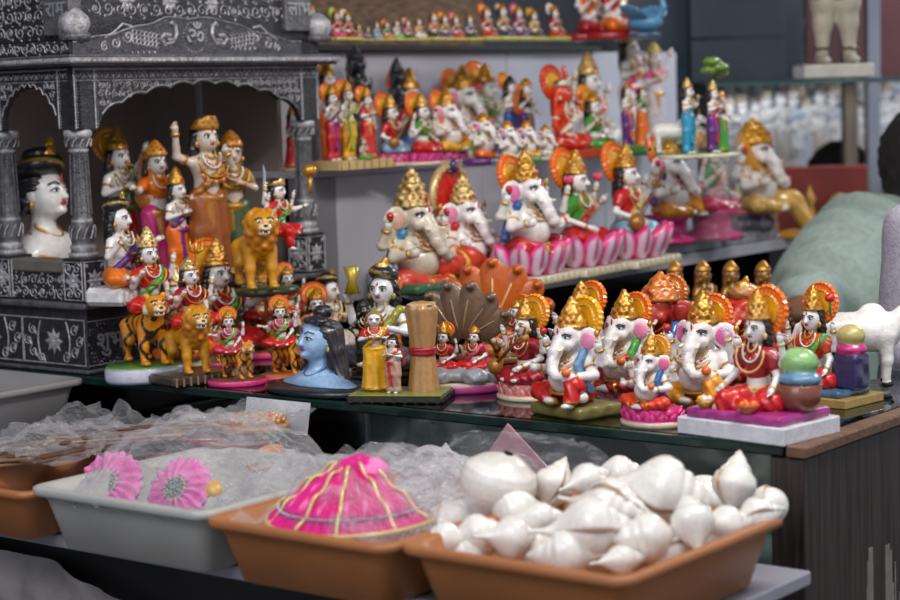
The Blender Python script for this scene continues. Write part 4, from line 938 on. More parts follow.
f = Fig('turbaned_bust', 'white bust with black and gold turban behind the temple rail', 'bust', 47, 291, ZF, 154, 64); base(f, 'oval', .3, .16, DBROWN, DBROWN); bust(f, WHITE, HAIR, .16, crn='turban', ccol=K(34, 34, 38), cj=K(150, 120, 50), hair_long=False)
f.part('shawl', Mesh().sdf(chain([(-.30, -.02, .24, .09), (-.16, -.12, .23, .06), (0, -.16, .19, .05)], K(190, 130, 40), .02, f=(.006, (60, 0, 40)))+chain([(.30, .0, .24, .09), (.2, -.1, .21, .06)], K(190, 130, 40), .02), f.cell)); f.done()
DG('standing god with orange halo, green sash and red dhoti at temple column', 124, 284, 'F', 158, 38, ('oval', .2, .04, CREAM, CREAM), nm='god_figurine', pose='stand', low=RED, sash=GREEN, arms=('mouth', 'chest'), extra=('high',), hal=K(200, 130, 30), crn='tall', items=('flute',))
DG('standing woman with golden veil, orange shawl and pink skirt in temple', 161, 286, 'F', 146, 30, ('oval', .2, .04, CREAM, CREAM), pose='stand', side=True, low=K(206, 40, 120), top=ORANGE, arms=('chest', 'out'), hal=None, crn='short', ccol=K(216, 150, 40), veil=K(206, 120, 40))
DG('bare chested god with gold crown, purple sash and orange dhoti', 181, 288, 'F', 122, 42, ('oval', .2, .04, CREAM, CREAM), nm='god_figurine', pose='stand', low=ORANGE, sash=PURP, arms=('mouth', 'chest'), hal=None, items=('flute',), crn='tall', veil=None)
DG('tallest standing god in temple with garland and brown pleated robe', 211, 286, 'F', 170, 30, ('oval', .2, .04, DBROWN, DBROWN), nm='god_figurine', pose='stand', skin=K(214, 196, 182), low=K(150, 78, 26), side=True, sash=K(170, 110, 40), arms=('mouth', 'high'), hal=None, crn='fan', ccol=K(190, 130, 40, .4), items=('garland',))
DG('golden clad woman standing beside the tallest temple god', 236, 282, 'F', 152, 20, ('oval', .2, .04, DBROWN, DBROWN), pose='stand', skin=K(214, 190, 172), side=True, low=K(60, 84, 50), top=K(160, 118, 40), arms=('chest', 'bless'), hal=None, crn='short', ccol=K(190, 130, 40, .4), veil=K(150, 104, 44))
# multi armed goddess riding a lion, leaning out of the temple
f = Fig('goddess_on_lion_figurine', 'red robed many armed goddess with white sword riding golden lion in temple', 'figurine', 268, 294, ZF, 130, 32)
base(f, 'oval', .22, .05, DBROWN, DGREEN); big_cat(f, 'lion', .06, (-.10, -.02, 0), .72, -25)
deity(f, bz=0, off=(.09, -.02, .40), s=.62, yaw=15, low=RED, top=RED, hal=None, crn='fan', arms=('out', 'bless'), extra=('up', 'high', 'out', 'up'), items=('sword',), ccol=PALEGOLD, sash=GREEN, side='legdown')
q = Mesh(); q.tube([(.30, -.1, .70), (.30, -.1, .82)], .015, GOLD); q.blob((.30, -.1, .86), (.05, .05, .045), GOLD, None, 10, 7); f.part('mace', q); f.done()
# child god with turban and pot on a white block
f = Fig('child_god_figurine', 'turbaned child god in orange on white block, on temple ledge', 'figurine', 122, 303, ZF, 112, 55); base(f, 'slab', .24, .14, WHITE, K(190, 190, 205), .7)
deity(f, bz=.14, low=K(232, 120, 24), sash=PURP, hal=None, crn='turban', ccol=K(30, 30, 34), cj=K(150, 120, 50), arms=('out', 'bless'), items=('pot',)); f.done()
# ---- crowd on the glass, left
rider('goddess with tall pale crown riding striped tiger on grassy marble base', 148, 379, 'G', 152, 30, ('oval', .30, .12, K(206, 206, 222), K(80, 124, 44)), 'tiger', .70, -12, .52, .82, (.12, .12), low=RED, top=RED, crn='tall', ccol=PALEGOLD, hal=None, extra=('up', 'out'), sash=GREEN, hr=.1)
rider('goddess in red riding maned lion on dark brick patterned base', 190, 382, 'G', 124, 28, ('slab', .27, .09, K(58, 54, 44), K(150, 110, 90)), 'lion', .72, -10, .48, .82, (.12, .14), low=RED, top=CRIM, crn='short', ccol=PALEGOLD, hal=None, extra=('up', 'out'), cj=RED)
DG('orange haloed goddess in crimson holding golden trident behind lion rider', 221, 346, 'G', 112, 32, ('oval', .22, .1, CREAM, GREEN), low=RED, top=CRIM, hal=ORANGE, crn='tall', items=('trident2', 'trident'), arms=('out', 'bless'), extra=('up', 'up'), sash=GREEN)
rider('small tiger riding goddess on round pink base beside blue bust', 238, 384, 'G', 78, 12, ('oval', .36, .08, PINK, K(110, 60, 50)), 'tiger', .66, 35, .50, .80, (-.08, .05), low=K(190, 30, 60), top=MAG, crn='short', hal=ORANGE, extra=('up', 'out'), sash=GREEN, hr=.13)
rider('small tiger riding goddess on pink base half behind blue bust', 290, 379, 'G', 84, 10, ('oval', .34, .07, PINK, K(190, 110, 60)), 'tiger', .66, 40, .50, .80, (-.08, .05), low=RED, top=MAG, crn='short', hal=ORANGE, extra=('up', 'out', 'high'), sash=GREEN, hr=.13)
rider('tiger riding goddess with orange halo behind golden trident', 268, 356, 'G', 92, 22, ('oval', .32, .07, PINK, K(190, 110, 60)), 'tiger', .70, 30, .50, .80, (-.05, .05), low=RED, top=ORANGE, crn='short', hal=DORANGE, extra=('up', 'high', 'out'), hr=.15)
rider('rearmost tiger riding goddess in orange below lion tail', 296, 338, 'G', 76, 25, ('oval', .32, .07, PINK, K(190, 110, 60)), 'tiger', .70, 30, .50, .80, (-.05, .05), low=K(236, 60, 70), top=CRIM, crn='short', hal=ORANGE, extra=('up', 'high'), hr=.12)
rider('tiger riding goddess with green sash between lion and pink base', 214, 366, 'G', 70, 20, ('oval', .3, .07, MAG, K(190, 110, 60)), 'tiger', .70, 30, .50, .80, (-.05, .05), low=ORANGE, top=RED, crn='short', hal=K(216, 160, 40), extra=('up', 'out'), sash=GREEN, hr=.12)
DG('white skinned goddess in orange seated behind tiger and lion', 178, 340, 'G', 80, 35, ('oval', .22, .1, CREAM, GREEN), low=ORANGE, top=RED, hal=None, crn='tall', ccol=PALEGOLD, extra=('up', 'up'))
DG('small goddess in red and green left of black turbaned child god', 318, 356, 'G', 74, 15, ('lotus', .2, .1, MAG, LPINK), low=RED, top=ORANGE, hal=ORANGE, crn='short', extra=('up', 'up'), sash=GREEN, hr=.14)
f = Fig('child_god_figurine', 'white child god with dark blue turban left of grey wall panel', 'figurine', 331, 352, ZG, 84, 45); base(f, 'oval', .22, .05, DBROWN, DBROWN)
deity(f, bz=.05, low=K(210, 200, 190), sash=GOLD, hal=None, crn='turban', ccol=K(26, 30, 44), cj=K(170, 140, 60), arms=('chest', 'up')); f.done()
f = Fig('blue_bust', 'pale blue bust with long dark hair on oval black base', 'bust', 320, 391, ZG, 86, -34, res=1.2); base(f, 'oval', .56, .06, K(32, 34, 40), K(32, 34, 40), .62)
bust(f, K(156, 190, 226), K(46, 42, 50), -.09, .06, blue=True, neck=K(70, 110, 160)); f.done()
f = Fig('god_figurine', 'white god with dark gold striped turban raising a gold drum', 'figurine', 386, 374, ZG, 118, -22); base(f, 'oval', .22, .05, DBROWN, DBROWN)
deity(f, bz=.05, skin=K(226, 222, 224), low=K(70, 72, 84), sash=K(150, 150, 40), hal=None, crn='turban', ccol=K(34, 36, 48), cj=K(150, 130, 40), arms=('chest', 'up'), trim=K(170, 150, 60))
q = Mesh().lathe([(0, -.09), (.05, -.09), (.025, 0), (.05, .09), (0, .09)], K(176, 150, 40, .3), 14, (-.17, -.08, .64)); f.part('drum', q); f.done()
BK = K(26, 26, 28)
DG('slim all black standing god with gold girdle beside blue bust', 366, 378, 'G', 80, 20, ('oval', .16, .04, BK, BK), nm='black_god_figurine', pose='stand', skin=BK, low=BK, arms=('mouth', 'hip'), hair=BK, hal=None, crn='short', ccol=BK, cj=BK, trim=K(150, 120, 40), lips=BK, sash=K(40, 36, 30))
# mother, child and sheaf
f = Fig('mother_and_child_figurine', 'mother in yellow skirt with child beside a red bound pillar', 'figurine', 401, 399, ZG, 98, -12); base(f, 'slab', .37, .07, K(48, 46, 40), K(40, 40, 36), .62); f.fat = 1.32
m = Mesh().bbx((-.355, -.22, .07), (.355, .22, .082), K(128, 140, 60), .004); f.part('grass_top', m, smooth=False)
deity(f, pose='stand', side=True, bz=0, off=(-.20, .04, .08), s=.96, yaw=15, low=YELLOW, top=RED, hal=None, crn=None, arms=('chest', 'chest'), sash=YELLOW, hair=K(130, 90, 50), veil=K(150, 120, 60))
deity(f, pose='stand', bz=0, off=(-.03, -.09, .08), s=.68, yaw=-15, low=K(190, 150, 130), hal=None, crn='bun', arms=('chest', 'chest'), sash=RED, hair=HAIR)
P_ = []
for i in range(9):
    a = 2*PI*i/9; P_ += [cap((.17+.075*math.cos(a), .05+.075*math.sin(a), .08), (.17+.055*math.cos(a+.1), .05+.055*math.sin(a+.1), .48), .050, .036, K(176, 132, 84), .010), cap((.17+.055*math.cos(a+.1), .05+.055*math.sin(a+.1), .48), (.17+.088*math.cos(a), .05+.088*math.sin(a), .90), .036, .042, K(176, 132, 84), .010)]
P_ += [cap((.17, .05, .08), (.17, .05, .90), .07, .08, K(176, 132, 84), .01), tor((.17, .05, .92), .08, .032, K(186, 144, 96)), rbx((.17, .05, .95), (.10, .10, .01), .01, K(196, 160, 116))]
f.part('sheaf_pillar', Mesh().sdf(P_, f.cell)); f.part('red_band', Mesh().sdf([tor((.17, .05, .50), .085, .026, K(160, 20, 30)), tor((.17, .05, .46), .085, .026, K(160, 20, 30))], f.cell)); f.done()
DG('standing crowned goddess in orange behind the red bound pillar', 392, 360, 'G', 86, -30, ('oval', .2, .05, CREAM, CREAM), pose='stand', side=True, low=ORANGE, top=ORANGE, hal=ORANGE, crn='tall', arms=('bless', 'up'), hr=.12)
def hood(f, c, r, col, col2, heads=7, yaw=0):
    for i in range(heads):
        a = (i-(heads-1)/2)*.40; m = Mesh(); L_ = r*(1-.04*abs(i-(heads-1)/2)); x, z = math.sin(a), math.cos(a)
        P_ = [ell((c[0]+x*L_*.55, c[1]+.02*abs(a), c[2]+z*L_*.55), (L_*.26, L_*.09, L_*.52), col, (0, math.degrees(a), 0), k=.02), ell((c[0]+x*L_, c[1]-.04, c[2]+z*L_), (L_*.06, L_*.12, L_*.07), col, k=.03)]
        m.sdf(P_, f.cell); m.tube([(c[0]+x*L_*t, c[1]+.02*abs(a)-L_*.095*math.sin(t*PI), c[2]+z*L_*t) for t in (.1, .3, .5, .7, .9)], L_*.02, col2, 5); f.part('serpent_head', m)
f = Fig('couple_figurine', 'seated couple in red under dull brown serpent hood on purple rimmed base', 'figurine', 459, 389, ZG, 106, -25); base(f, 'oval', .36, .08, K(176, 60, 130), K(210, 190, 170), .8)
f.part('clouds', Mesh().sdf([ell((.3*math.cos(i*1.1), .2*math.sin(i*1.1), .14), (.11, .1, .08), K(150, 150, 160), w=(.01, 40)) for i in range(6)]+[ell((0, 0, .14), (.25, .2, .08), K(150, 150, 160))], f.cell))
deity(f, off=(-.10, -.05, .18), s=.55, low=RED, top=RED, bz=0, hal=ORANGE, crn='tall', extra=('up',), hr=.12); deity(f, off=(.14, .02, .18), s=.55, low=RED, bz=0, hal=None, crn='short', top=CRIM, sash=PINK)
hood(f, (-.05, .20, .40), .52, K(112, 84, 62), K(150, 126, 96), 6); f.done()
f = Fig('serpent_throne_figurine', 'glossy orange brown serpent hood fan with small reclining god beneath', 'figurine', 496, 360, ZG, 102, -14); base(f, 'oval', .40, .07, K(120, 60, 30), BROWN, .7)
f.part('coils', Mesh().sdf([tor((0, .02, .12+.07*i), .26-.03*i, .06, K(186, 96, 26), s=(1, .75, 1)) for i in range(3)], f.cell)); deity(f, off=(0, -.05, .26), s=.45, low=ORANGE, top=RED, bz=0, hal=ORANGE, crn='tall', arms=('out', 'bless'))
hood(f, (-.04, .16, .34), .64, K(196, 92, 26), K(236, 190, 130), 7); f.done()
rider('haloed goddess in red on tiger, right of orange serpent hood', 512, 378, 'G', 84, -42, ('oval', .3, .07, BROWN, K(190, 110, 60)), 'tiger', .72, -30, .50, .80, (.05, .05), low=K(210, 40, 40), top=RED, crn='short', hal=ORANGE, extra=('up', 'out'), hr=.15)
# ---- front row, right
DG('gold crowned goddess on salmon lotus, oval white base, left of largest elephant god', 527, 398, 'G', 104, -36, ('lotus', .28, .15, K(232, 130, 130), K(240, 170, 160)), low=CRIM, top=CRIM, crn='tall', hal=K(240, 150, 40), arms=('lap', 'bless'), extra=('up', 'up'), items=('veena',), hr=.16)
q_ = EG('largest front row elephant god, blue sash, golden halo, floral green base', 576, 414, 'G', 119, -40, ('rock', .27, .10, K(120, 110, 60), K(150, 60, 50)), low=RED, sash=K(96, 140, 180), hal=YELLOW, crn='tall', ccol=K(224, 160, 60, .4), legs='ease', hr=.18, mod=ORANGE)
DG('golden haloed goddess whose head rises behind the largest elephant god', 583, 392, 'G', 112, -38, ('lotus', .2, .1, PINK, LPINK), low=RED, top=GREEN, hal=ORANGE, crn='tall', extra=('up', 'up'))
EG('elephant god in green and red with scalloped orange halo, behind and right of largest one', 628, 398, 'G', 110, -38, ('lotus', .26, .08, PINK, LPINK), low=CRIM, sash=GREEN, hal=ORANGE, hr=.155)
EG('terracotta red elephant god with wide red ears, rear of front crowd', 664, 388, 'G', 118, -30, ('oval', .26, .08, RBROWN, RBROWN), skin=K(170, 40, 16), low=RBROWN, ear=K(150, 24, 16), trim=K(206, 130, 50), ccol=K(206, 120, 50, .2), hal=K(200, 110, 40), hr=.13, crn='short', chr_=.13, eyes=False)
EG('small elephant god in orange on pink petalled round base with marble marks', 653, 424, 'G', 92, -32, ('lotus', .36, .20, K(228, 40, 130), K(240, 90, 160)), low=K(226, 60, 24), sash=BLUE, hal=K(240, 160, 50), hr=.155, ear=K(230, 110, 150))
EG('white elephant god with wide pink ears, yellow dhoti and orange halo', 706, 409, 'G', 120, -30, ('slab', .26, .06, K(150, 60, 120), K(120, 40, 100)), low=K(232, 150, 24), sash=None, hal=K(240, 110, 30), crn='tall', ear=K(226, 100, 170), hr=.155, legs='ease')
EG('red elephant god with knotted tan turban behind white pink eared one', 748, 386, 'G', 112, -34, ('oval', .26, .08, RBROWN, RBROWN), skin=K(184, 44, 18), low=RED, ear=K(190, 40, 20), ccol=K(190, 130, 76), crn='turban', cj=K(150, 90, 40), hal=None, sash=RED, eyes=False)
f = Fig('goddess_figurine', 'seated goddess in bright red on purple mat and white marble slab', 'figurine', 754, 433, ZG, 148, -34); f.fat = .97
f.part('marble_slab', Mesh().bbx((-.36, -.27, 0), (.40, .30, .10), K(216, 216, 224), .008), smooth=False); f.part('purple_mat', Mesh().sdf([rbx((.02, .01, .125), (.34, .26, .03), .02, K(166, 50, 130), w=(.006, 40))], .012))
deity(f, off=(.02, .02, .14), s=.88, bz=0, low=RED, top=CRIM, sash=None, crn='tall', ccol=K(216, 160, 60, .4), hal=ORANGE, arms=('knee', 'knee'), extra=('up', 'up'), side='legdown', trim=K(226, 190, 120), hr=.155)
f.part('green_cushion', Mesh().sdf([ell((.27, .07, .42), (.12, .10, .085), K(140, 186, 120)), ell((.29, .05, .33), (.13, .11, .05), K(100, 140, 170), w=(.004, 60))], .012))
q = Mesh().lathe([(0, 0), (.09, 0), (.12, .05), (.135, .15), (.12, .15), (0, .14)], K(120, 66, 50), 18, (.29, .05, .155), rip=.03, ripn=12); f.part('basket', q)
q = Mesh().lathe([(0, 0), (.03, 0), (.065, .045), (.068, .055), (.05, .05), (0, .05)], K(190, 90, 40), 16, (.12, -.22, .15)); [q.blob((.12+.035*math.cos(i*1.3), -.22+.035*math.sin(i*1.3), .205), (.02,)*3, ORANGE, None, 6, 5) for i in range(6)]; f.part('sweets_bowl', q)
q = Mesh().lathe([(0, 0), (.03, 0), (.06, .045), (.05, .05), (0, .05)], GOLD, 16, (-.2, -.2, .15)); [q.blob((-.2+.03*math.cos(i*1.3), -.2+.03*math.sin(i*1.3), .205), (.022,)*3, (WHITE, YELLOW)[i % 2], None, 6, 5) for i in range(5)]; f.part('offering_bowl', q); f.done()
f = Fig('goddess_figurine', 'goddess in red with long green scarf on blue mat beside white cow', 'figurine', 812, 400, ZG, 118, -34); f.fat = .97
f.part('gold_slab', Mesh().bbx((-.26, -.22, 0), (.42, .26, .06), K(170, 140, 80), .006), smooth=False); f.part('blue_mat', Mesh().sdf([rbx((.05, .01, .08), (.30, .2, .025), .02, K(60, 100, 130), w=(.006, 40))], .012))
deity(f, off=(0, .02, .09), s=.90, bz=0, low=RED, top=K(206, 70, 40), sash=GREEN, crn='tall', hal=K(240, 110, 30), arms=('knee', 'bless'), extra=('up', 'up'), hr=.15, side='legdown')
q = Mesh().lathe([(0, 0), (.03, 0), (.06, .045), (.05, .05), (0, .05)], K(200, 110, 50), 16, (.08, -.2, .1)); [q.blob((.08+.03*math.cos(i*1.3), -.2+.03*math.sin(i*1.3), .155), (.02,)*3, ORANGE, None, 6, 5) for i in range(5)]; f.part('sweets_bowl', q)
f.part('throne_arm', Mesh().sdf([rbx((.30, .04, .22), (.10, .09, .12), .03, K(50, 46, 90), w=(.008, 40)), ell((.30, .04, .37), (.11, .10, .05), K(190, 50, 120)), ell((.30, .04, .46), (.10, .09, .075), K(190, 176, 110))], .012))
q = Mesh(); q.blob((.22, -.1, .72), (.035, .035, .03), RED); q.tube([(.22, -.1, .72), (.22, -.09, .6)], .01, GREEN); f.part('lotus_flower', q); f.done()
f = Fig('cow_figurine', 'glossy white cow with black hooves at the counter\'s right end', 'figurine', 852, 391, ZG, 114, 80); base(f, 'rock', .34, .05, K(60, 70, 60), K(60, 80, 50)); cow(f, z0=.05); f.done()
# ---- middle shelf
f = Fig('reclining_elephant_god', 'cream reclining elephant god with tall gold crown on green mat', 'figurine', 428, 289, ZM, 122, 42, res=1.25)
f.part('green_mat', Mesh().sdf([rbx((.05, -.02, .04), (.46, .22, .04), .03, K(44, 92, 60), w=(.006, 30))], .014))
CR = K(206, 194, 176); ganesha(f, off=(-.10, .05, -.03), s=.98, bz=.05, skin=CR, low=K(200, 60, 40), sash=K(60, 130, 170), hal=None, crn='tall', ccol=K(196, 164, 100, .45), ear=K(216, 170, 150), legs='cross', hold='laddu', chr_=.115)
f.part('stretched_leg', Mesh().sdf(chain([(.05, -.12, .17, .10), (.25, -.16, .20, .085), (.42, -.16, .12, .06)], K(206, 60, 40), .03, f=(.006, (50, 20, 40)))+[tor((.42, -.16, .12), .055, .018, K(226, 180, 40), (0, 70, 0)), ell((.50, -.18, .10), (.06, .035, .035), CR), tor((.14, -.14, .18), .09, .016, K(226, 180, 60), (0, 80, 0))], f.cell)); f.done()
f = Fig('elephant_god_figurine', 'elephant god under gold and red arched headdress with yellow robed devotee', 'figurine', 463, 283, ZM, 124, 45, res=1.25)
f.part('base', Mesh().bbx((-.30, -.26, 0), (.36, .26, .09), K(222, 222, 230), .008), smooth=False)
ganesha(f, bz=.09, off=(0, .0, 0), hal=None, crn='tall', ccol=PALEGOLD, low=K(150, 50, 140), sash=RED, ear=LPINK)
A_ = [(math.cos(a), math.sin(a)) for a in np.linspace(-.6, PI+.6, 30)]; m = Mesh(); m.tube([(.25*a, .10, .70+.30*b) for a, b in A_], .035, K(206, 176, 120, .3), 8); [m.blob((.25*a, .065, .70+.30*b), (.014,)*3, K(190, 160, 90), None, 6, 5) for a, b in A_[::2]]; f.part('arched_headdress', m)
f.part('red_cloth_back', Mesh().sdf([ell((0, .11, .68), (.22, .03, .28), RED, f=(.005, (50, 0, 20)))], f.cell)); m = Mesh(); m.blob((0, .05, 1.0), (.05, .03, .06), K(30, 50, 90)); m.blob((0, .04, 1.0), (.025, .03, .03), K(180, 40, 60)); f.part('peacock_eye', m); f.done()
f = Fig('devotee_figurine', 'small kneeling devotee in yellow robe before white elephant gods', 'figurine', 490, 276, ZM, 50, 30)
f.part('robe', Mesh().sdf([cap((0, 0, .18), (0, 0, .62), .26, .15, YELLOW, .05, f=(.015, (40, 20, 30))), cap((-.14, -.08, .55), (-.05, -.25, .5), .08, .06, YELLOW), cap((.14, -.08, .55), (.05, -.25, .5), .08, .06, YELLOW), ell((0, .05, .8), (.15, .14, .18), YELLOW), rbx((0, 0, .03), (.3, .26, .03), .02, K(206, 110, 40))], .02)); m = Mesh().sdf([ell((0, -.03, .80), (.11, .12, .14), WHITE), ell((0, -.28, .5), (.06, .05, .07), WHITE)], .02); face(m, (0, -.03, .8), (.11, .12, .14)); f.part('body', m); f.done()
def big_lotus(f, r, h, n, edge, mid, line, sy=.75):
    me = petal_data(edge, mid, line).data('petal')
    for i in range(n):
        a = 2*PI*i/n
        if math.cos(a) < -.35: continue
        o = link('petal', me, f.root, GLAZE, (r*math.sin(a)*.92, -r*math.cos(a)*sy*.92, h*.28), a, (2*PI*r/n*1.22, h*1.15, h*1.0))
    m = Mesh().lathe([(0, h*.25), (r*.7, h*.25), (r*.8, h*.5), (r*.78, h*.95), (0, h)], edge, 24, sy=sy); f.part('lotus_heart', m)
    f.part('marble_base', Mesh().sdf([rbx((0, 0, h*.13), (r*1.08, r*sy*1.08, h*.13), .02, K(214, 204, 186))], .014)); q = Mesh()
    for i in range(9): x = -r+2*r*i/8; q.box((x-.008, -r*sy*1.085, h*.03), (x+.008, -r*sy*1.075, h*.24), K(196, 170, 70)); q.box((r*1.075, x*sy-.008, h*.03), (r*1.085, x*sy+.008, h*.24), K(170, 110, 80))
    f.part('painted_marks', q, smooth=False)
LE, LMi, LL = K(222, 60, 130), K(216, 184, 206), K(176, 30, 96)
f = Fig('elephant_god_figurine', 'white elephant god with orange halo and blue sash on large pink lotus', 'figurine', 525, 282, ZM, 132, 46, res=1.2); big_lotus(f, .34, .27, 12, LE, LMi, LL); ganesha(f, bz=.22, low=K(190, 16, 24), sash=BLUE, hal=ORANGE, ear=K(228, 120, 180), hr=.16, trim=K(206, 170, 70, .3)); f.done()
f = Fig('goddess_figurine', 'goddess in green blouse and red skirt on middle large pink lotus', 'figurine', 578, 273, ZM, 126, 46, res=1.2); big_lotus(f, .34, .27, 12, LE, LMi, LL); deity(f, bz=.22, low=RED, top=GREEN, sash=K(170, 40, 40), hal=ORANGE, extra=('up', 'up'), arms=('bless', 'lap'), items=('lotus_flower',), hr=.155); f.done()
f = Fig('goddess_figurine', 'goddess in red blouse and pale blue skirt playing lute on lotus', 'figurine', 628, 265, ZM, 124, 46, res=1.2); big_lotus(f, .34, .27, 12, LE, LMi, LL); deity(f, bz=.22, low=K(120, 180, 200), top=RED, sash=K(190, 176, 110), hal=ORANGE, items=('veena',), arms=('up', 'lap'), hr=.155); f.done()
f = Fig('elephant_god_figurine', 'elephant god with purple shawl and amber dhoti on magenta stool', 'figurine', 668, 243, ZM+.024, 108, 46); f.part('stool', Mesh().lathe([(0, 0), (.25, 0), (.26, .04), (.16, .10), (.17, .22), (.24, .28), (0, .28)], K(190, 30, 110), 24, rip=.04, ripn=10)); ganesha(f, bz=.26, low=K(224, 140, 20), sash=PURP, hal=K(236, 100, 20), crn='short', legs='ease', hr=.155); f.done()
f = Fig('goddess_figurine', 'pink and red goddess wrapped in clear plastic beside grey throne', 'figurine', 712, 239, ZM+.024, 114, 46); f.part('stool', Mesh().lathe([(0, 0), (.25, 0), (.26, .04), (.16, .10), (.17, .22), (.24, .28), (0, .28)], K(206, 50, 120), 24, rip=.04, ripn=10)); deity(f, bz=.26, low=K(190, 60, 90), top=GREEN, hal=CREAM, extra=('up', 'up'), sash=K(220, 150, 160), hr=.15); f.done(); plast_g = f
f = Fig('elephant_god_figurine', 'elephant god seated on grey cushion with one leg stretched to footstool', 'figurine', 752, 240, ZM, 122, 50, res=1.2)
f.part('cushion', Mesh().sdf([ell((0, .03, .14), (.26, .2, .13), K(76, 76, 88), w=(.006, 50)), ell((0, .02, .25), (.22, .17, .04), K(200, 120, 130))], f.cell)); ganesha(f, bz=.24, low=K(214, 170, 84), sash=CREAM, hal=None, crn='short', chr_=.13, ccol=K(222, 160, 40, .3), trim=K(216, 150, 50), hold='laddu', mod=RED, legs='cross')
f.part('stretched_leg', Mesh().sdf(chain([(.05, -.12, .34, .10), (.20, -.26, .33, .085), (.30, -.36, .12, .055)], K(214, 170, 84), .03, f=(.006, (50, 20, 40)))+[ell((.33, -.42, .08), (.05, .09, .035), K(226, 190, 110)), rbx((.30, -.36, .03), (.14, .2, .035), .02, K(206, 146, 40), w=(.004, 50))], f.cell))
m = Mesh().lathe([(0, 0), (.19, 0), (.20, .02), (.2, .08), (.17, .1), (0, .1)], K(222, 150, 30), 28); m.xf((0, .04, .74), (72, 0, 0)); f.part('crown_halo', m); f.done()
for lb, a, b in (('grey veined marble slab under elephant god with amber dhoti', 3.20, 3.42), ('grey veined marble slab under plastic wrapped goddess', 3.43, 3.66)):
    link('marble_slab', Mesh().bbx((-.12, -.5*(b-a)+.002, 0), (.13, .5*(b-a)-.002, .024), (.5, .5, .5, 0), .003).data('marble_slab', False), None, MARB, L(-2.085, (a+b)/2, ZM), RZ, label=lb, cat='slab')
# ---- upper shelf, left to right
WD = K(206, 176, 120); WD2 = K(150, 104, 50)
DG('red robed figurine half hidden behind the right temple column', 294, 171, 'U', 66, 42, ('oval', .2, .05, WD, WD), pose='stand', side=True, low=RED, top=RED, hal=None, crn='tall', sash=GREEN)
f = Fig('standing_trio_figurine', 'three haloed standing gods in red with kneeling monkey on wooden base', 'figurine', 352, 169, ZU, 90, 40); f.part('wooden_base', Mesh().bbx((-.40, -.2, 0), (.40, .2, .10), WD, .006), smooth=False); q = Mesh(); [q.box((-.38+.11*i, -.203, .005), (-.365+.11*i, -.2, .095), WD2) for i in range(8)]; [q.box((.4, -.18+.09*i, .005), (.403, -.165+.09*i, .095), WD2) for i in range(5)]; f.part('painted_marks', q, smooth=False)
deity(f, pose='stand', bz=0, off=(-.26, 0, .10), s=.88, low=K(190, 30, 40), sash=PURP, hal=ORANGE, crn='tall', items=('bow',), hr=.15); deity(f, pose='stand', bz=0, off=(0, .03, .10), s=.92, low=YELLOW, sash=K(150, 190, 60), hal=ORANGE, crn='tall', arms=('bless', 'down'), hr=.15); deity(f, pose='stand', bz=0, off=(.25, 0, .10), s=.84, low=RED, side=True, top=RED, hal=ORANGE, crn='tall', arms=('down', 'chest'), hr=.15)
deity(f, bz=0, off=(.02, -.14, .10), s=.36, skin=K(210, 190, 180), low=GREEN, hal=None, crn='short', arms=('chest', 'chest')); f.done()
DG('haloed archer god standing partly behind temple column, upper shelf', 331, 160, 'U', 100, 35, ('oval', .16, .04, WD, WD), nm='god_figurine', pose='stand', low=ORANGE, sash=PURP, hal=ORANGE, items=('bow',), hr=.11)
BKM = K(48, 50, 58)
for lb, px, h, cr in (('matte black statue with tiered topknot crown, left of two', 360, 112, 'matted'), ('matte black statue with pointed cone crown, right of two', 400, 100, 'tall')):
    DG(lb, px, 158, 'U', h, 45, ('oval', .2, .05, BKM, BKM), nm='black_statue', pose='stand', side=True, skin=BKM, low=BKM, top=BKM, sash=BKM, hair=BKM, hal=None, crn=cr, ccol=BKM, cj=BKM, trim=BKM, lips=BKM, beard=BKM if cr == 'matted' else None)
DG('lute playing goddess in pale blue on pink lotus, upper shelf', 392, 166, 'U', 74, 45, ('lotus', .30, .16, K(200, 40, 110), LPINK), low=K(130, 170, 200), top=RED, hal=ORANGE, items=('veena',), arms=('up', 'lap'), hr=.155)
DG('goddess in red with green sleeves on magenta lotus, upper shelf', 423, 165, 'U', 74, 45, ('lotus', .30, .16, K(200, 30, 110), K(220, 90, 160)), low=RED, top=GREEN, hal=ORANGE, extra=('up', 'up'), hr=.155)
EG('small elephant god in yellow on pink lotus, end of wooden bases', 447, 163, 'U', 76, 45, ('lotus', .32, .15, K(206, 40, 120), LPINK), low=YELLOW, hal=ORANGE, sash=ORANGE, hr=.16)
DG('orange haloed god in red whose crown rises between two pink lotuses', 412, 158, 'U', 92, 45, ('oval', .2, .05, WD, WD), low=BLUE, top=RED, hal=ORANGE, hr=.15)
EG('taller elephant god with gold crown rising behind the yellow robed one', 463, 155, 'U', 90, 45, ('oval', .28, .08, CREAM, CREAM), low=ORANGE, hal=ORANGE, hr=.155)
DG('haloed goddess in blue holding red flower, upper shelf middle', 488, 152, 'U', 92, 45, ('lotus', .26, .10, PURP, LPINK), low=BLUE, top=GREEN, hal=ORANGE, extra=('up', 'up'), items=('lotus_flower',), hr=.16)
EG('little crawling style elephant god on purple oval base', 483, 164, 'U', 52, 45, ('oval', .36, .10, PURP, PURP), low=ORANGE, sash=GREEN, hal=None, crn='short')
DG('dark haired haloed god with flute, twin of the pair at shelf centre', 512, 156, 'U', 84, 45, ('oval', .2, .06, CREAM, GREEN), nm='god_figurine', pose='stand', low=BLUE, sash=PURP, hal=ORANGE, crn='short', ccol=BLACK, arms=('mouth', 'chest'), items=('flute',))
DG('woman in gold crown and violet skirt standing beside flute god', 527, 156, 'U', 78, 45, ('oval', .2, .06, CREAM, GREEN), pose='stand', side=True, low=PURP, top=BLACK, hal=None, crn='short', veil=ORANGE)
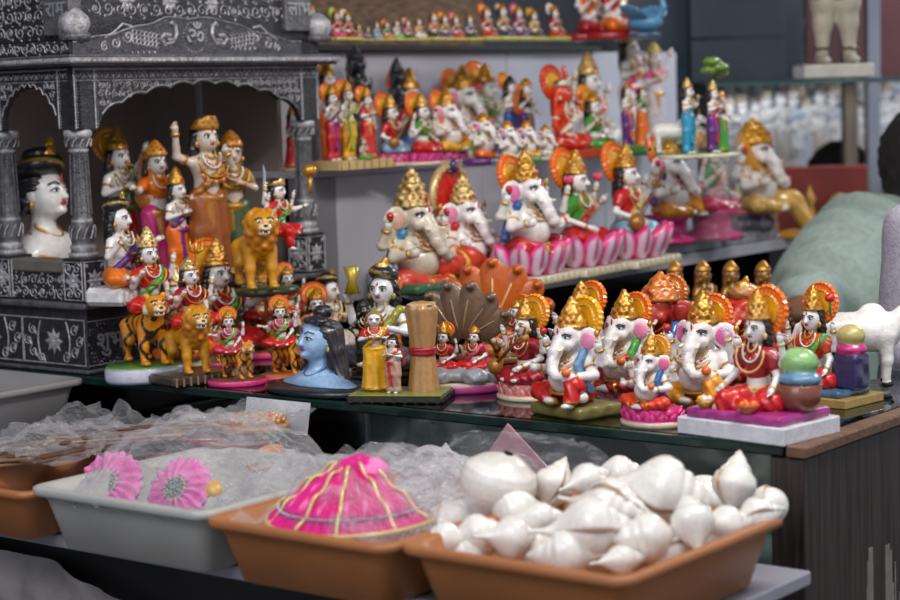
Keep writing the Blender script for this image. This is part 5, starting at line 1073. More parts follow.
for i, (px, py, h, lo) in enumerate(((507, 164, 44, K(200, 190, 170)), (526, 162, 42, YELLOW), (545, 160, 36, WHITE))):
    EG(('tiny cream elephant god in front of flute god', 'tiny yellow dhoti elephant god in front of violet skirted woman', 'tiny white elephant god before the orange monkey god')[i], px, py, 'U', h, 45, ('oval', .34, .1, (K(90, 130, 150), GREEN, CREAM)[i], CREAM), low=lo, hal=None, crn='short')
f = Fig('monkey_god_figurine', 'bright orange monkey god with silver crown on upper shelf', 'figurine', 564, 158, ZU, 94, 44); f.part('base', Mesh().bbx((-.28, -.24, 0), (.28, .24, .08), K(196, 60, 24), .006), smooth=False)
OR = K(214, 60, 20); deity(f, bz=.08, skin=OR, low=K(200, 40, 16), sash=K(222, 214, 190), hal=OR, crn='fan', ccol=K(206, 200, 180, .3), arms=('up', 'knee'), trim=K(222, 214, 190), hair=OR, hr=.155, lips=OR); f.part('tail', Mesh().tube([(.15, .15, .15), (.30, .15, .4), (.28, .12, .7), (.18, .1, .85)], [.04, .035, .03, .02], OR, 8)); f.done()
DG('seated god with round orange halo just right of orange monkey god', 594, 156, 'U', 72, 44, ('oval', .26, .08, CREAM, GREEN), nm='god_figurine', low=GREEN, top=GREEN, hal=K(238, 150, 30), crn='short', hr=.16)
DG('pale gold crowned goddess in crimson with white arms, upper shelf', 590, 152, 'U', 100, 44, ('oval', .24, .06, K(200, 70, 40), CREAM), low=WHITE, top=K(190, 20, 60), hal=None, crn='tall', ccol=K(220, 180, 110, .4), extra=('up', 'high'), sash=K(190, 20, 60))
DG('tall gold crowned god with crimson scarf, largest on upper shelf', 631, 149, 'U', 124, 40, ('oval', .22, .05, K(60, 110, 60), CREAM), nm='god_figurine', pose='stand', low=WHITE, sash=K(216, 30, 90), hal=None, crn='tall', ccol=K(220, 190, 130, .45), arms=('mouth', 'chest'), items=('flute', 'garland'), hr=.15)
DG('blonde crowned woman beside tallest upper shelf god, pink sleeve', 655, 147, 'U', 104, 30, ('oval', .2, .05, GREEN, CREAM), pose='stand', side=True, low=K(196, 186, 196), top=K(216, 90, 150), hal=None, crn='short', ccol=K(200, 180, 110, .3), arms=('high', 'chest'))
f = Fig('garden_couple_figurine', 'god and woman on green mound with golden pots, right of shelf', 'figurine', 640, 154, ZU, 70, 42); base(f, 'rock', .44, .10, K(60, 120, 50), K(90, 170, 60)); deity(f, pose='stand', bz=0, off=(-.16, .05, .09), s=.85, low=PURP, hal=None, crn='fan', arms=('mouth', 'chest'), sash=ORANGE); deity(f, pose='stand', bz=0, side=True, off=(.14, .05, .09), s=.82, low=ORANGE, top=GREEN, hal=None, crn='fan')
for sx, c_ in ((-.05, WHITE), (.1, K(200, 150, 40)), (.28, K(200, 150, 40))): q = Mesh(); q.blob((sx, -.2, .18), (.09, .08, .09), c_, None, 12, 8); f.part('pot', q)
f.done()
f = Fig('cow_and_god_figurine', 'blue clad god leaning on white cow at upper shelf end', 'figurine', 682, 158, ZU-.0, 80, 42); base(f, 'oval', .3, .05, CREAM, GREEN); cow(f, (.05, .12, 0), .6, 20, WHITE, .04); deity(f, pose='stand', bz=0, off=(0, -.08, .05), s=.95, low=K(50, 150, 190), hal=None, crn='tall', ccol=PALEGOLD, arms=('mouth', 'chest'), items=('flute',), sash=K(50, 150, 190)); f.done(); cg1 = f.root
f = Fig('tree_couple_figurine', 'god in violet under leafy green branch, last on upper shelf', 'figurine', 714, 157, ZU-.0, 100, 42); base(f, 'oval', .3, .05, CREAM, GREEN); deity(f, pose='stand', bz=0, off=(-.08, -.04, .05), s=.8, low=PURP, hal=None, crn='tall', ccol=PALEGOLD, arms=('mouth', 'chest'), items=('flute',), sash=K(190, 30, 60)); deity(f, pose='stand', bz=0, side=True, off=(.15, .0, .05), s=.72, low=GREEN, top=CRIM, hal=None, crn='short')
m = Mesh().tube([(.2, .15, .05), (.18, .14, .5), (.22, .1, .8), (.16, .05, .92)], [.04, .03, .025, .02], K(90, 100, 50)); f.part('tree_trunk', m); m = Mesh().sdf([ell((.16+.08*math.cos(i*2.4), .06+.05*math.sin(i*2.4), .86+.03*i), (.10, .08, .05), K(110, 140, 60), w=(.01, 50)) for i in range(5)], f.cell); f.part('tree_crown', m); f.done(); cg2 = f.root
# ------------------------------------------------------------------ top shelf miniatures
def mini(label, px, py, h, low, top=None, hal=ORANGE, kind='D', yaw=42, **kw):
    b = ('rock' if kind != 'L' else 'lotus', .30, .10, kw.pop('bc', K(200, 190, 90)), kw.pop('bc2', K(90, 160, 50)))
    if kind == 'E': EG(label, px, py, 'T', h, yaw, b, low=low, hal=hal, crn='short', rear=False, group=None, **kw)
    else: DG(label, px, py, 'T', h, yaw, b, low=low, top=top, hal=hal, crn='short', nm='miniature_figurine', **kw)
for a in (('gold haloed miniature god at far left of top shelf', 312, 41, 40, K(190, 150, 30), K(190, 150, 30), K(206, 160, 30)), ('black robed miniature beside temple dome on top shelf', 324, 41, 26, BLACK, BLACK, None),
          ('miniature goddess in pink and red with flowers, top shelf', 337, 41, 34, PINK, RED, K(150, 200, 80)), ('white haloed miniature in crimson, top shelf left', 348, 41, 32, CRIM, RED, WHITE), ('tiny gold and magenta miniature right of white haloed one', 359, 41, 18, MAG, GOLD, None),
          ('tiny violet miniature lying low on top shelf', 368, 41, 15, PURP, PURP, None), ('tiny sky blue miniature on top shelf', 377, 41, 20, LBLUE, LBLUE, None), ('tiny orange haloed miniature on top shelf', 387, 41, 22, ORANGE, GREEN, ORANGE),
          ('white armed miniature with pale green robe, top shelf', 397, 41, 22, K(150, 190, 120), WHITE, None), ('pink haloed miniature in dark green, top shelf', 408, 41, 24, DGREEN, PINK, K(220, 140, 160)), ('white and yellow miniature near shelf brace', 419, 41, 24, WHITE, YELLOW, None)):
    mini(*a[:4], a[4], a[5], a[6])
for i, (px, h, lo, tp_, hl, lb) in enumerate(((434, 30, BLACK, ORANGE, None, 'black and orange miniature starting the green lawn row'), (445, 30, PURP, GOLD, ORANGE, 'violet and gold miniature on the green lawn row'), (456, 29, RED, CRIM, PINK, 'red miniature with pink halo on the lawn row'), (470, 27, BLACK, BLUE, None, 'black and blue miniature after pink haloed one'),
        (487, 38, RED, RED, ORANGE, 'taller red miniature with orange halo on lawn row'), (503, 40, K(40, 44, 90), GOLD, K(60, 60, 100), 'navy miniature with dark halo, largest on lawn row'), (519, 38, PURP, MAG, PINK, 'magenta and violet miniature beside navy one'), (534, 34, BLACK, YELLOW, GOLD, 'black and yellow miniature with gold halo'), (555, 38, RED, RED, WHITE, 'red miniature with white halo beside the big orange statues'))):
    mini(lb, px, 41, h, lo, tp_, hl, pose='stand', side=True, bc=K(214, 200, 110) if i < 5 else K(206, 120, 170)) if False else mini(lb, px, 41, h, lo, tp_, hl)
f = Fig('orange_statue', 'large orange robed white statue on top shelf right', 'figurine', 590, 41, ZT, 78, 40); base(f, 'oval', .34, .08, CRIM, CRIM); deity(f, bz=.08, low=CRIM, top=ORANGE, sash=WHITE, hal=None, crn='tall', hair=WHITE, extra=('up', 'up')); f.done()
f = Fig('orange_statue', 'second orange statue with white cap, partly above frame', 'figurine', 613, 40, ZT, 76, 50); base(f, 'oval', .34, .08, CRIM, CRIM); deity(f, bz=.08, low=ORANGE, top=RED, sash=WHITE, hal=None, crn='short', ccol=WHITE); f.done()
f = Fig('swan_statue', 'blue winged swan statue at top shelf end', 'figurine', 645, 38, ZT, 42, 42); base(f, 'oval', .4, .12, K(60, 90, 120), K(60, 90, 120))
SW = K(90, 150, 190); f.part('body', Mesh().sdf([ell((0, 0, .35), (.28, .4, .22), SW, k=.05)]+chain([(0, -.3, .4, .09), (0, -.45, .65, .06), (0, -.40, .88, .055), (0, -.5, .9, .03)], SW, .04), .02))
for sx in (-1, 1): f.part('wing', Mesh().sdf([ell((sx*.35, .05, .55), (.30, .32, .06), SW, (10, -sx*35, 0), f=(.012, (0, 60, 0)))], .02))
f.done()
# ------------------------------------------------------------------ brass figures below the middle shelf
for i, (px, w_) in enumerate(((676, 'leftmost'), (704, 'second from left'), (732, 'second from right'), (764, 'rightmost'))):
    DG('dull brass figurine in shade below middle shelf, '+w_+' of four', px, 322, 'G', 62, 30, ('oval', .2, .05, BROWN, BROWN), group='brass figurines under the shelf', skin=K(150, 104, 30, .5), low=K(140, 92, 24, .5), top=K(150, 104, 30, .5), sash=K(120, 60, 30), hal=None, crn='short', hair=BROWN, arms=('lap', 'bless'))
# ------------------------------------------------------------------ trays
def rrect(hx, hy, r, n=6):
    p = []
    for cx_, cy_, a0 in ((hx-r, hy-r, 0), (-hx+r, hy-r, 90), (-hx+r, -hy+r, 180), (hx-r, -hy+r, 270)):
        for i in range(n): a = math.radians(a0+90*i/(n-1)); p.append((cx_+r*math.cos(a), cy_+r*math.sin(a)))
    return p
def tray(label, x0, x1, y0, y1, z, h, col, group=None):
    hx, hy = (x1-x0)/2, (y1-y0)/2; m = Mesh(); n = 24
    rings = [(.034, 0, .012), (.026, .004, .014), (.010, h*.80, .018), (.008, h*.86, .018), (.0, h*.86, .02), (-.002, h*.90, .02), (-.002, h*.98, .02), (.001, h, .02), (.007, h, .018), (.011, h*.96, .028), (.030, .008, .02), (.036, .006, .02)]
    v = []
    for ins, z_, r in rings: v += [(p[0], p[1], z_) for p in rrect(hx-ins, hy-ins, r)]
    q = [(i*n+j, i*n+(j+1) % n, (i+1)*n+(j+1) % n, (i+1)*n+j) for i in range(len(rings)-1) for j in range(n)]
    v += [(0, 0, 0), (0, 0, .006)]; e = len(v); t = [(e-2, (j+1) % n, j) for j in range(n)]+[(e-1, (len(rings)-1)*n+j, (len(rings)-1)*n+(j+1) % n) for j in range(n)]
    m.add(v, col, q, t); return link('plastic_tray', m.data('plastic_tray'), None, PLASTIC, L((x0+x1)/2, (y0+y1)/2, z), RZ, label=label, cat='tray', group=group)
TB, TG = K(168, 106, 62), K(176, 174, 170)
tray('brown plastic tray at far left holding thin brown packets', -2.07, -1.795, 1.455, 1.76, ZB, .068, TB)
tray('grey plastic tray holding two pink ruffled dresses in film', -1.782, -1.488, 1.450, 1.76, ZB, .080, TG)
tray('brown plastic tray holding the magenta skirt', -1.484, -1.222, 1.446, 1.76, ZB, .076, TB)
tray('brown plastic tray heaped with white conch shells', -1.216, -.942, 1.458, 1.775, ZB, .077, TB)
p_, _ = on_z(18, 432, ZB+.055); lx, ly = p_.dot(U), p_.dot(V)
tray('empty grey plastic tray at upper left beside the temple', -2.52, -2.228, 1.62, 1.935, ZB+.040, .075, K(140, 138, 138))
tray('upturned lower grey tray hidden under the empty one', -2.50, -2.24, 1.64, 1.83, ZB+.0005, .039, K(120, 120, 120))
# ------------------------------------------------------------------ conch shells
def conch(label, px, py, z, size, yaw, tilt, roll, var=0):
    m = Mesh(); nt, na = 46, 36; v = []; cc = []
    W_ = (.26, .29, .22, .40)[var]; base_c = K(236, 233, 228); warm = K(216, 196, 170); lip = K(190, 150, 116)
    for i in range(nt):
        t = i/(nt-1)
        for j in range(na+1):
            a = j/na; ts = t-.03*(a-.5)
            sp = .84 if var == 3 else .66
            if ts < sp: s_ = min(1, max(0, (ts-(.10 if var != 3 else .02))/(.44 if var != 3 else .66))); r = .022+W_*(s_*s_*(3-2*s_))**(1.0, .9, 1.0, .7)[var]*(1-.10*max(0, ts-sp+.11)/.11)
            else:
                s_ = (ts-sp)/(1-sp); ph = (s_*3.0+a) % 1.0; r = .9*W_*max(0, 1-s_)**(.85, .62, .9, .42)[var]*(1 if var == 3 else (.84+.20*math.sin(PI*ph)**.5*min(1, s_*6)+.16*(1-min(1, s_*6)))); r = max(r, .004)
            k = max(0, 1-abs(t-.42)/.36); r *= 1+k*(.20*a-.08)+.012*math.sin(a*44)*k
            th = 2*PI*a; v.append((t-.55, r*math.cos(th), r*math.sin(th)))
            f_ = .5+.5*math.sin(t*60+math.sin(th*3)); c = [base_c[q]*(1-.12*f_)+warm[q]*.12*f_ for q in range(3)]
            if t > .9: c = [x*.85 for x in c]
            if k > .15 and a > .975: c = lip[:3]
            cc.append(tuple(c)+(0,))
    w1 = na+1; q = [(i*w1+j, i*w1+j+1, (i+1)*w1+j+1, (i+1)*w1+j) for i in range(nt-1) for j in range(na)]
    n0 = len(v)
    for i in range(nt):     # the opening: wall from the outer lip curling inwards
        a_, b_ = np.array(v[i*w1+na]), np.array(v[i*w1]); mdl = (a_+b_)/2; mdl[1] *= .62; mdl[2] -= .035*max(0, 1-abs(i/(nt-1)-.42)/.36)
        v.append(tuple(mdl)); cc.append(lip)
    for i in range(nt-1): q += [(i*w1+na, n0+i, n0+i+1, (i+1)*w1+na), (n0+i, i*w1, (i+1)*w1, n0+i+1)]
    m.add(v, np.array(cc), q)
    p, t_ = on_z(px, py, z); s_ = size*1.04/FPX*t_
    o = link('conch_shell', m.data('conch_shell'), None, SHELL, p, 0, s_, label=label, cat='shell', group='conch shells in the brown tray')
    o.rotation_euler = tuple(math.radians(x) for x in (roll, tilt, yaw)); return o
B0 = ZB
for c in (('big smooth pear shaped conch standing at left of heap', 495, 492, .092, 88, -20, -74, 20, 3), ('conch with hole end at left behind pear shaped one', 457, 512, .070, 62, 200, -10, 60, 0),
          ('small conch at front left corner of tray', 446, 540, .066, 62, 170, 0, 100, 0), ('upright conch with pinkish ridges behind the pear shaped one', 554, 486, .09, 72, 50, -50, 150, 0),
          ('conch with tan opening at front left', 512, 538, .070, 74, 20, 8, 270, 0), ('slim conch lying right of the pear shaped one', 540, 518, .085, 66, 10, 0, 20, 2),
          ('long conch pointing left at front centre with dark spot', 590, 530, .082, 112, 8, 2, 170, 0), ('large ribbed conch in the middle of heap', 610, 508, .090, 100, -30, 6, 120, 0),
          ('small conch at the back centre of heap', 588, 480, .105, 62, 30, -10, 40, 0), ('big glossy conch with long beak pointing upper left', 662, 492, .10, 112, -4, 14, 200, 1),
          ('upright spired conch at back right of heap', 735, 484, .095, 76, 60, -62, 60, 0), ('half buried conch at very front of tray', 565, 556, .060, 84, 175, 0, 130, 0),
          ('small front conch next to the tray corner', 622, 560, .060, 62, 20, 0, 60, 2), ('rounded conch between long one and tan lipped one', 648, 538, .075, 84, 190, 0, 110, 0),
          ('conch with wide tan lip standing on right', 692, 523, .088, 78, 100, -45, 300, 0), ('ridged conch near right rim', 727, 525, .075, 70, 20, 0, 10, 0),
          ('rightmost ribbed conch against tray end', 757, 517, .078, 66, 10, -10, 150, 0), ('conch wedged under the glossy beaked one', 640, 515, .060, 80, 120, 0, 0, 0),
          ('conch low between front and middle', 600, 550, .045, 80, 80, 0, 0, 0), ('conch low at left under the pear shaped one', 490, 520, .045, 84, 40, 0, 0, 0), ('conch low at right back', 705, 500, .050, 90, 60, 0, 0, 0), ('conch low behind the upright ones', 590, 500, .050, 90, 0, 0, 30, 0), ('conch low at centre back', 655, 512, .045, 90, 150, 0, 30, 0), ('conch lying against left rim', 452, 524, .060, 78, 60, 0, 60, 0), ('conch between left rim and tan opening', 478, 536, .068, 76, 10, -8, 240, 0), ('conch behind left small ones', 474, 508, .062, 80, 150, 0, 20, 2), ('smooth conch front of pear shaped one', 520, 516, .070, 66, 200, 0, 90, 3), ('conch filling the front left rim', 470, 552, .052, 70, 200, 0, 90, 0), ('conch under the tan opening', 532, 550, .052, 80, 0, 0, 40, 1),
          ('conch filling right front rim', 668, 552, .058, 70, 40, 0, 140, 0), ('conch filling right rim middle', 712, 540, .058, 72, 50, 0, 200, 1), ('conch behind rightmost ribbed one', 770, 505, .055, 66, 60, 0, 80, 0), ('conch between middle heap and tall back ones', 690, 505, .085, 70, 140, -20, 80, 0), ('conch peeping behind the glossy beaked one', 620, 474, .085, 66, 0, 0, 10, 0), ('small conch at left rim', 436, 528, .056, 50, 30, 0, 30, 0)):
    conch(c[0], c[1], c[2], B0+c[3], *c[4:])
# ------------------------------------------------------------------ plastic film and packed goods
from mathutils import noise as mn
def film(name, label, lx, ly, z, w_, d_, h_, seed, parent=None, ragged=.02, rz=0, mat=None, n=46, cat='packet', crumple=.014, group=None):
    v = []
    for i in range(n):
        for j in range(n):
            x, y = i/(n-1)*2-1, j/(n-1)*2-1; r = max(abs(x), abs(y)); rr = math.hypot(x, y)*.6+r*.4
            z_ = h_*max(0, 1-rr**2.2)**.8
            p = Vector((x*w_*9+seed*3.1, y*d_*9+seed, seed*1.7)); c_ = 1.1*abs(mn.noise(p*1.7))+.55*abs(mn.noise(p*3.9+Vector((0, 0, seed))))+.16*abs(mn.noise(p*9))
            z_ += crumple*(c_-.45)*2.2*(1.1-.5*r)+ragged*max(0, r-.82)*5*(.4+c_)
            k = 1-.10*(1-min(abs(x), abs(y))/(r+.001))*mn.noise(p*2)
            v.append((x*w_*k+crumple*.8*mn.noise(p*5+Vector((9, 0, 0))), y*d_*k+crumple*.8*mn.noise(p*5+Vector((0, 9, 0))), max(z_, .001)))
    m = Mesh().add(v, (.8, .8, .8, 0), [(i*n+j, (i+1)*n+j, (i+1)*n+j+1, i*n+j+1) for i in range(n-1) for j in range(n-1)])
    if parent is not None: o = link(name, m.data(name), parent, mat or FILM, (lx, ly, z), rz); return o
    return link(name, m.data(name), None, mat or FILM, L(lx, ly, z), RZ+rz, label=label, cat=cat, group=group)
FOIL = film_mat('hazy_packet_film', .72, (.93, .93, .95), .09, .9, .48)
def ruffle(label, px, py, z, r, yaw, tilt):
    p, _ = on_z(px, py, z); t = thing('ruffled_dress', label, 'dress', p, math.radians(yaw)); t.rotation_euler[0] = math.radians(tilt)
    m = Mesh(); n = 96; v = []; cc = []
    for i, (rr, zz, c) in enumerate(((.30, .30, LPINK), (.45, .22, K(226, 120, 190)), (.7, .14, K(226, 90, 170)), (.92, .10, K(232, 120, 190)), (1.0, .02, K(236, 150, 204)), (.95, -.04, LPINK), (.3, .0, LPINK))):
        for j in range(n):
            a = 2*PI*j/n; k = 1+.05*math.sin(a*24)*(rr > .4); v.append((r*rr*k*math.cos(a), r*rr*k*math.sin(a), r*(zz+.07*math.sin(a*16+i)*(rr > .4)))); cc.append(c)
    m.add(v, np.array(cc), [(i*n+j, i*n+(j+1) % n, (i+1)*n+(j+1) % n, (i+1)*n+j) for i in range(6) for j in range(n)]); link('ruffle', m.data('ruffle'), t, CLOTH)
    m = Mesh()
    for i in range(60):
        a, q = i*2.4, r*.40*math.sqrt(i/60); m.blob((q*math.cos(a), q*math.sin(a), r*(.28-.1*(q/r))), (r*.06, r*.06, r*.05), (K(120, 140, 130), K(150, 160, 150), K(90, 110, 100))[i % 3], None, 6, 4)
    o = link('sequin_centre', m.data('sequin_centre'), t, GLAZE); o['kind'] = 'stuff'
    return t
ruffle('pink ruffled dress with sequin centre, left in grey tray', 110, 486, ZB+.058, .045, -20, 58)
ruffle('pink ruffled dress with sequin centre, right in grey tray', 180, 492, ZB+.058, .045, -30, 56)
ruffle('pink ruffled dress lying flat behind the two upright ones', 150, 470, ZB+.05, .04, -30, 20)
link('yellow_tag', Mesh().lathe([(0, 0), (.010, 0), (.010, .0015), (0, .0015)], YELLOW, 16).data('yellow_tag'), None, GLAZE, on_z(214, 489, ZB+.084)[0], 0, label='small round yellow tag on right pink dress', cat='tag').rotation_euler[0] = 1.0
film('film_bag', 'clear crumpled film bag over the pink ruffled dresses', -1.635, 1.605, ZB+.060, .14, .15, .098, 2, n=60)
film('film_bag', 'clear film bag end bulging at right of grey tray', -1.52, 1.66, ZB+.07, .06, .10, .04, 5)
# magenta skirt
p_, _ = on_z(348, 470, ZB+.125); sk = thing('pleated_skirt', 'magenta pleated skirt with gold ribbons fanned in brown tray', 'skirt', Vector((p_.x+.004, p_.y+.012, ZB+.070)), RZ*.45)
m = Mesh(); na, nr = 150, 16; v = []; cc = []; MG = K(216, 24, 130); MG2 = K(236, 130, 190); SR = .102
def skz(r): return .062*(1-(r/SR)**1.5)
for i in range(nr):
    r = .018+(SR-.018)*i/(nr-1)
    for j in range(na):
        a = PI*(1.02+.96*j/(na-1)); q_ = .0032*math.sin(j*1.1)*(.3+r*9); v.append((r*math.cos(a)*.93, r*math.sin(a)*1.05, skz(r)+q_))
        c = MG
        if i in (12,): c = K(120, 70, 110)
        if i in (5, 6, 9, 10) and (j//6) % 3 == (i//4) % 3 and math.sin(j*.9+i) > -.2: c = MG2
        cc.append(c)
m.add(v, np.array(cc), [(i*na+j, (i+1)*na+j, (i+1)*na+j+1, i*na+j+1) for i in range(nr-1) for j in range(na-1)]); sk_c = link('pleated_cloth', m.data('pleated_cloth'), sk, CLOTH)
for k in range(6):
    a = PI*(1.06, 1.20, 1.40, 1.56, 1.78, 1.94)[k]; m = Mesh(); m.tube([((.018+(SR-.018)*t)*math.cos(a)*.93, (.018+(SR-.018)*t)*math.sin(a)*1.05, skz(.018+(SR-.018)*t)+(.003+.003*math.sin(t*17+k*2))) for t in np.linspace(0, 1, 24)], .0021, K(226, 200, 130, .2), 6); link('gold_ribbon', m.data('gold_ribbon'), sk, GLAZE)
m = Mesh(); m.tube([(SR*math.cos(a)*.93, SR*math.sin(a)*1.05, .002) for a in np.linspace(PI+.06, 2*PI-.06, 40)], .003, K(222, 190, 110, .2), 6); link('gold_hem', m.data('gold_hem'), sk, GLAZE)
m = Mesh(); [m.blob((SR*.86*math.cos(a)*.93, SR*.86*math.sin(a)*1.05, skz(SR*.86)+.004), (.0014,)*3, K(210, 210, 220, .5), None, 5, 4) for a in np.linspace(PI+.1, 2*PI-.1, 60)]; o = link('bead_trim', m.data('bead_trim'), sk, GLAZE); o['kind'] = 'stuff'
m = Mesh().sdf([ell((0, .004, .052), (.028, .02, .013), MG, w=(.003, 200)), ell((.02, .008, .05), (.022, .02, .012), MG2, w=(.003, 200))], .004); link('gathered_waist', m.data('gathered_waist'), sk, CLOTH)
film('film_bag', 'clear crumpled film bag covering the magenta skirt', -1.345, 1.60, ZB+.058, .128, .14, .078, 11, n=60)
for i, (x, y, w_, d_, h_, lb) in enumerate(((-1.42, 1.83, .10, .08, .095, 'silvery plastic packet behind magenta skirt, left'), (-1.30, 1.80, .10, .085, .085, 'silvery plastic packet between skirt and pear shaped conch'), (-1.36, 1.72, .09, .07, .10, 'silvery crumpled packet heaped above the magenta skirt'),
        (-1.53, 1.85, .09, .06, .095, 'clear packet with pale blue card under the front glass'), (-1.215, 1.86, .09, .05, .085, 'clear packet left of the pink paper bag'), (-1.27, 1.66, .05, .10, .078, 'silvery packet squeezed between two brown trays'), (-1.72, 1.86, .10, .06, .06, 'clear ragged packet behind the grey tray'), (-1.86, 1.85, .09, .06, .055, 'clear ragged packet behind far left brown tray'))):
    film('plastic_packet', lb, x, min(y, 1.79), ZB+.002, w_, d_, h_, 20+i, mat=FOIL if i % 2 == 0 else FILM, crumple=.017, n=50)
# bag with pinkish card at back of conch tray
t = thing('film_bag', 'clear bag with pink triangular card behind the conch tray', 'bag', on_v(528, 470, 1.865).xy.to_3d()+Vector((0, 0, ZB)), RZ)
m = Mesh().add([(-.13, 0, .0), (.12, 0, .0), (-.03, .0, .125), (-.13, .003, .0), (.12, .003, .0), (-.03, .003, .125)], K(190, 140, 150), [(0, 1, 4, 3), (1, 2, 5, 4), (2, 0, 3, 5)], [(0, 2, 1), (3, 4, 5)]); link('pink_card', m.data('pink_card', False), t, GLAZE)
m = Mesh(); n = 30; v = [(x*.13*(1-.1*abs(y)), .02*mn.noise(Vector((x*4, y*4, 3)))-.004, (y+1)*.058*(1-.12*x*x)+.012*abs(mn.noise(Vector((x*6, y*6, 9))))) for x in np.linspace(-1, 1, n) for y in np.linspace(-1, 1, n)]
m.add(v, WHITE, [(i*n+j, (i+1)*n+j, (i+1)*n+j+1, i*n+j+1) for i in range(n-1) for j in range(n-1)]); link('film', m.data('film'), t, FILM)
# round plates and garland pack between the trays
def plate(label, px, py, z, r, col, col2, tilt=-6):
    p = on_v(px, py, z); m = Mesh().lathe([(0, 0), (r*.7, 0), (r*.98, .012), (r, .016), (r*.95, .016), (r*.7, .007), (0, .006)], col, 36, cols=[col]*3+[col2]*4)
    o = link('round_plate', m.data('round_plate'), None, GLAZE, p, 0, label=label, cat='plate'); o.rotation_euler = (math.radians(tilt), 0, RZ); return o
plate('pinkish brown round plate packed in film behind pink dresses', 192, 446, 1.80, .062, K(120, 54, 50), K(176, 96, 100)); plate('dark red round plate beside the orange disc', 228, 452, 1.79, .055, K(110, 40, 36), K(150, 60, 60))
plate('small orange disc half seen in film', 270, 466, 1.765, .026, K(206, 120, 80), K(216, 140, 100), 30)
for (px, py, z, w_, sd) in ((192, 444, 1.80, .068, 41), (228, 450, 1.79, .060, 42)):
    p_ = on_v(px, py, z); z = p_.z+.004; film('film_wrap', ('thin film wrap over the pinkish brown plate', 'thin film wrap over the dark red plate')[sd-41], p_.dot(U), p_.dot(V), z, w_, w_*.9, .010, sd, n=30, crumple=.007, cat='wrap')
p_ = on_v(250, 430, 1.86); t = thing('garland_pack', 'red and gold bead garland pack with white paper header', 'garland', p_, RZ)
m = Mesh().lathe([(0, 0), (.055, 0), (.062, .008), (.058, .012), (0, .010)], K(170, 120, 80), 28, sy=.8); link('card_disc', m.data('card_disc'), t, GLAZE); m = Mesh()
for i in range(90): a = i*.37; rr = .012+.042*(i/90); m.blob((rr*math.cos(a), rr*.8*math.sin(a), .016), (.0042, .0042, .004), (K(190, 30, 30), K(222, 170, 60, .3), K(222, 170, 60, .3))[i % 3], None, 6, 4)
o = link('beads', m.data('beads'), t, GLAZE); o['kind'] = 'stuff'
link('paper_header', Mesh().box((-.065, .055, .0), (.055, .057, .045), K(206, 206, 212)).xf((0, 0, .0), (-12, 0, 0)).data('paper_header', False), t, MATTE); film('film', None, 0, 0, .012, .07, .06, .012, 31, parent=t, n=30, crumple=.006)
# thin brown packets heaped at far left
random.seed(5)
wd = ('top', 'second', 'third', 'fourth', 'fifth', 'sixth', 'seventh', 'eighth', 'ninth', 'tenth', 'eleventh', 'twelfth')
for i in range(20):
    x = -2.00+.035*(i % 5)+random.uniform(-.02, .02)+.0*i; y = 1.60+.045*(i//5)+random.uniform(-.01, .01); z = ZB+.062+.006*(i % 5)+.003*(i//5); yw = math.radians(random.uniform(40, 95))
    cl = random.choice((K(150, 122, 96), K(126, 98, 76), K(170, 150, 130), K(104, 78, 62)))
    m = Mesh().bbx((-.075, -.015, 0), (.075, .015, .005), cl, .002); [m.tube([(-.06, -.009+.006*k, .006), (.06, -.009+.006*k, .006)], .0012, K(90, 60, 44), 4) for k in range(4)]
    o = link('flat_packet', m.data('flat_packet', False), None, GLAZE, L(x, y, z), RZ+yw, label='thin brown stick packet in film heaped in far left brown tray', cat='packet', group='thin stick packets in the left tray')
film('film_bag', 'loose clear film over the thin brown packets', -1.93, 1.66, ZB+.085, .12, .13, .018, 51, crumple=.016, n=56)
# grey sheet hanging under the bench
m = Mesh(); n1, n2 = 70, 26; v = []
for i in range(n1):
    for j in range(n2):
        x, t = i/(n1-1), j/(n2-1); top = -.012-.155*max(0, x-.30)**1.0-.01*math.sin(x*9); p = Vector((x*7, t*3, 2)); v.append((-2.35+x*.95-.0, 1.555+.03*mn.noise(p)+.012*mn.noise(p*3.3)-.02*t, ZB-.02+top-.34*t))
m.add(v, K(112, 108, 108), [(i*n2+j, i*n2+j+1, (i+1)*n2+j+1, (i+1)*n2+j) for i in range(n1-1) for j in range(n2-1)])
link('grey_sheet', m.data('grey_sheet'), None, noise_mat('grey_sheet_cloth', (104, 98, 98), (160, 154, 154), 9, .7, bump=.5), (0, 0, 0), RZ, label='crumpled dull grey plastic sheet hanging below the tray bench', cat='sheet')
# ------------------------------------------------------------------ background showcase
YB = 5.0
def WB(name, px0, py0, px1, py1, y, dy, mat, parent=None, b=.003, **k):
    a = on_y(px0, py1, y); c = on_y(px1, py0, y); lo = Vector((a.x, y, a.z)); hi = Vector((c.x, y+dy, c.z))
    if parent is not None: lo -= parent.location; hi -= parent.location
    return S(name, Mesh().bbx(tuple(lo), tuple(hi), (.5, .5, .5, 0), b), mat, parent, **k)
cs = thing('showcase', 'grey framed glass showcase with green edged shelf behind vendor', 'showcase', Vector((1.0, 5.2, 0)))
POST = noise_mat('grey_post', (112, 116, 128), (132, 136, 148), 4, .4, bump=.02); MAR = noise_mat('maroon_panel', (74, 34, 38), (92, 44, 46), 4, .6); NIGHT = noise_mat('dark_blue_grey_panel', (38, 44, 54), (58, 66, 78), 2, .25, bump=.02)
def post(px, w_, y, mat): a = on_y(px, 100, y); return S('post', Mesh().bbx((a.x-w_-cs.location.x, y-cs.location.y, 0), (a.x+w_-cs.location.x, y+.04-cs.location.y, 2.5), (.5, .5, .5, 0), .003), mat, cs)
post(874, .017, 5.0, POST); post(851, .018, 5.02, noise_mat('pale_wood', (104, 92, 80), (126, 112, 98), 5, .6)); post(700, .03, 5.3, NIGHT)
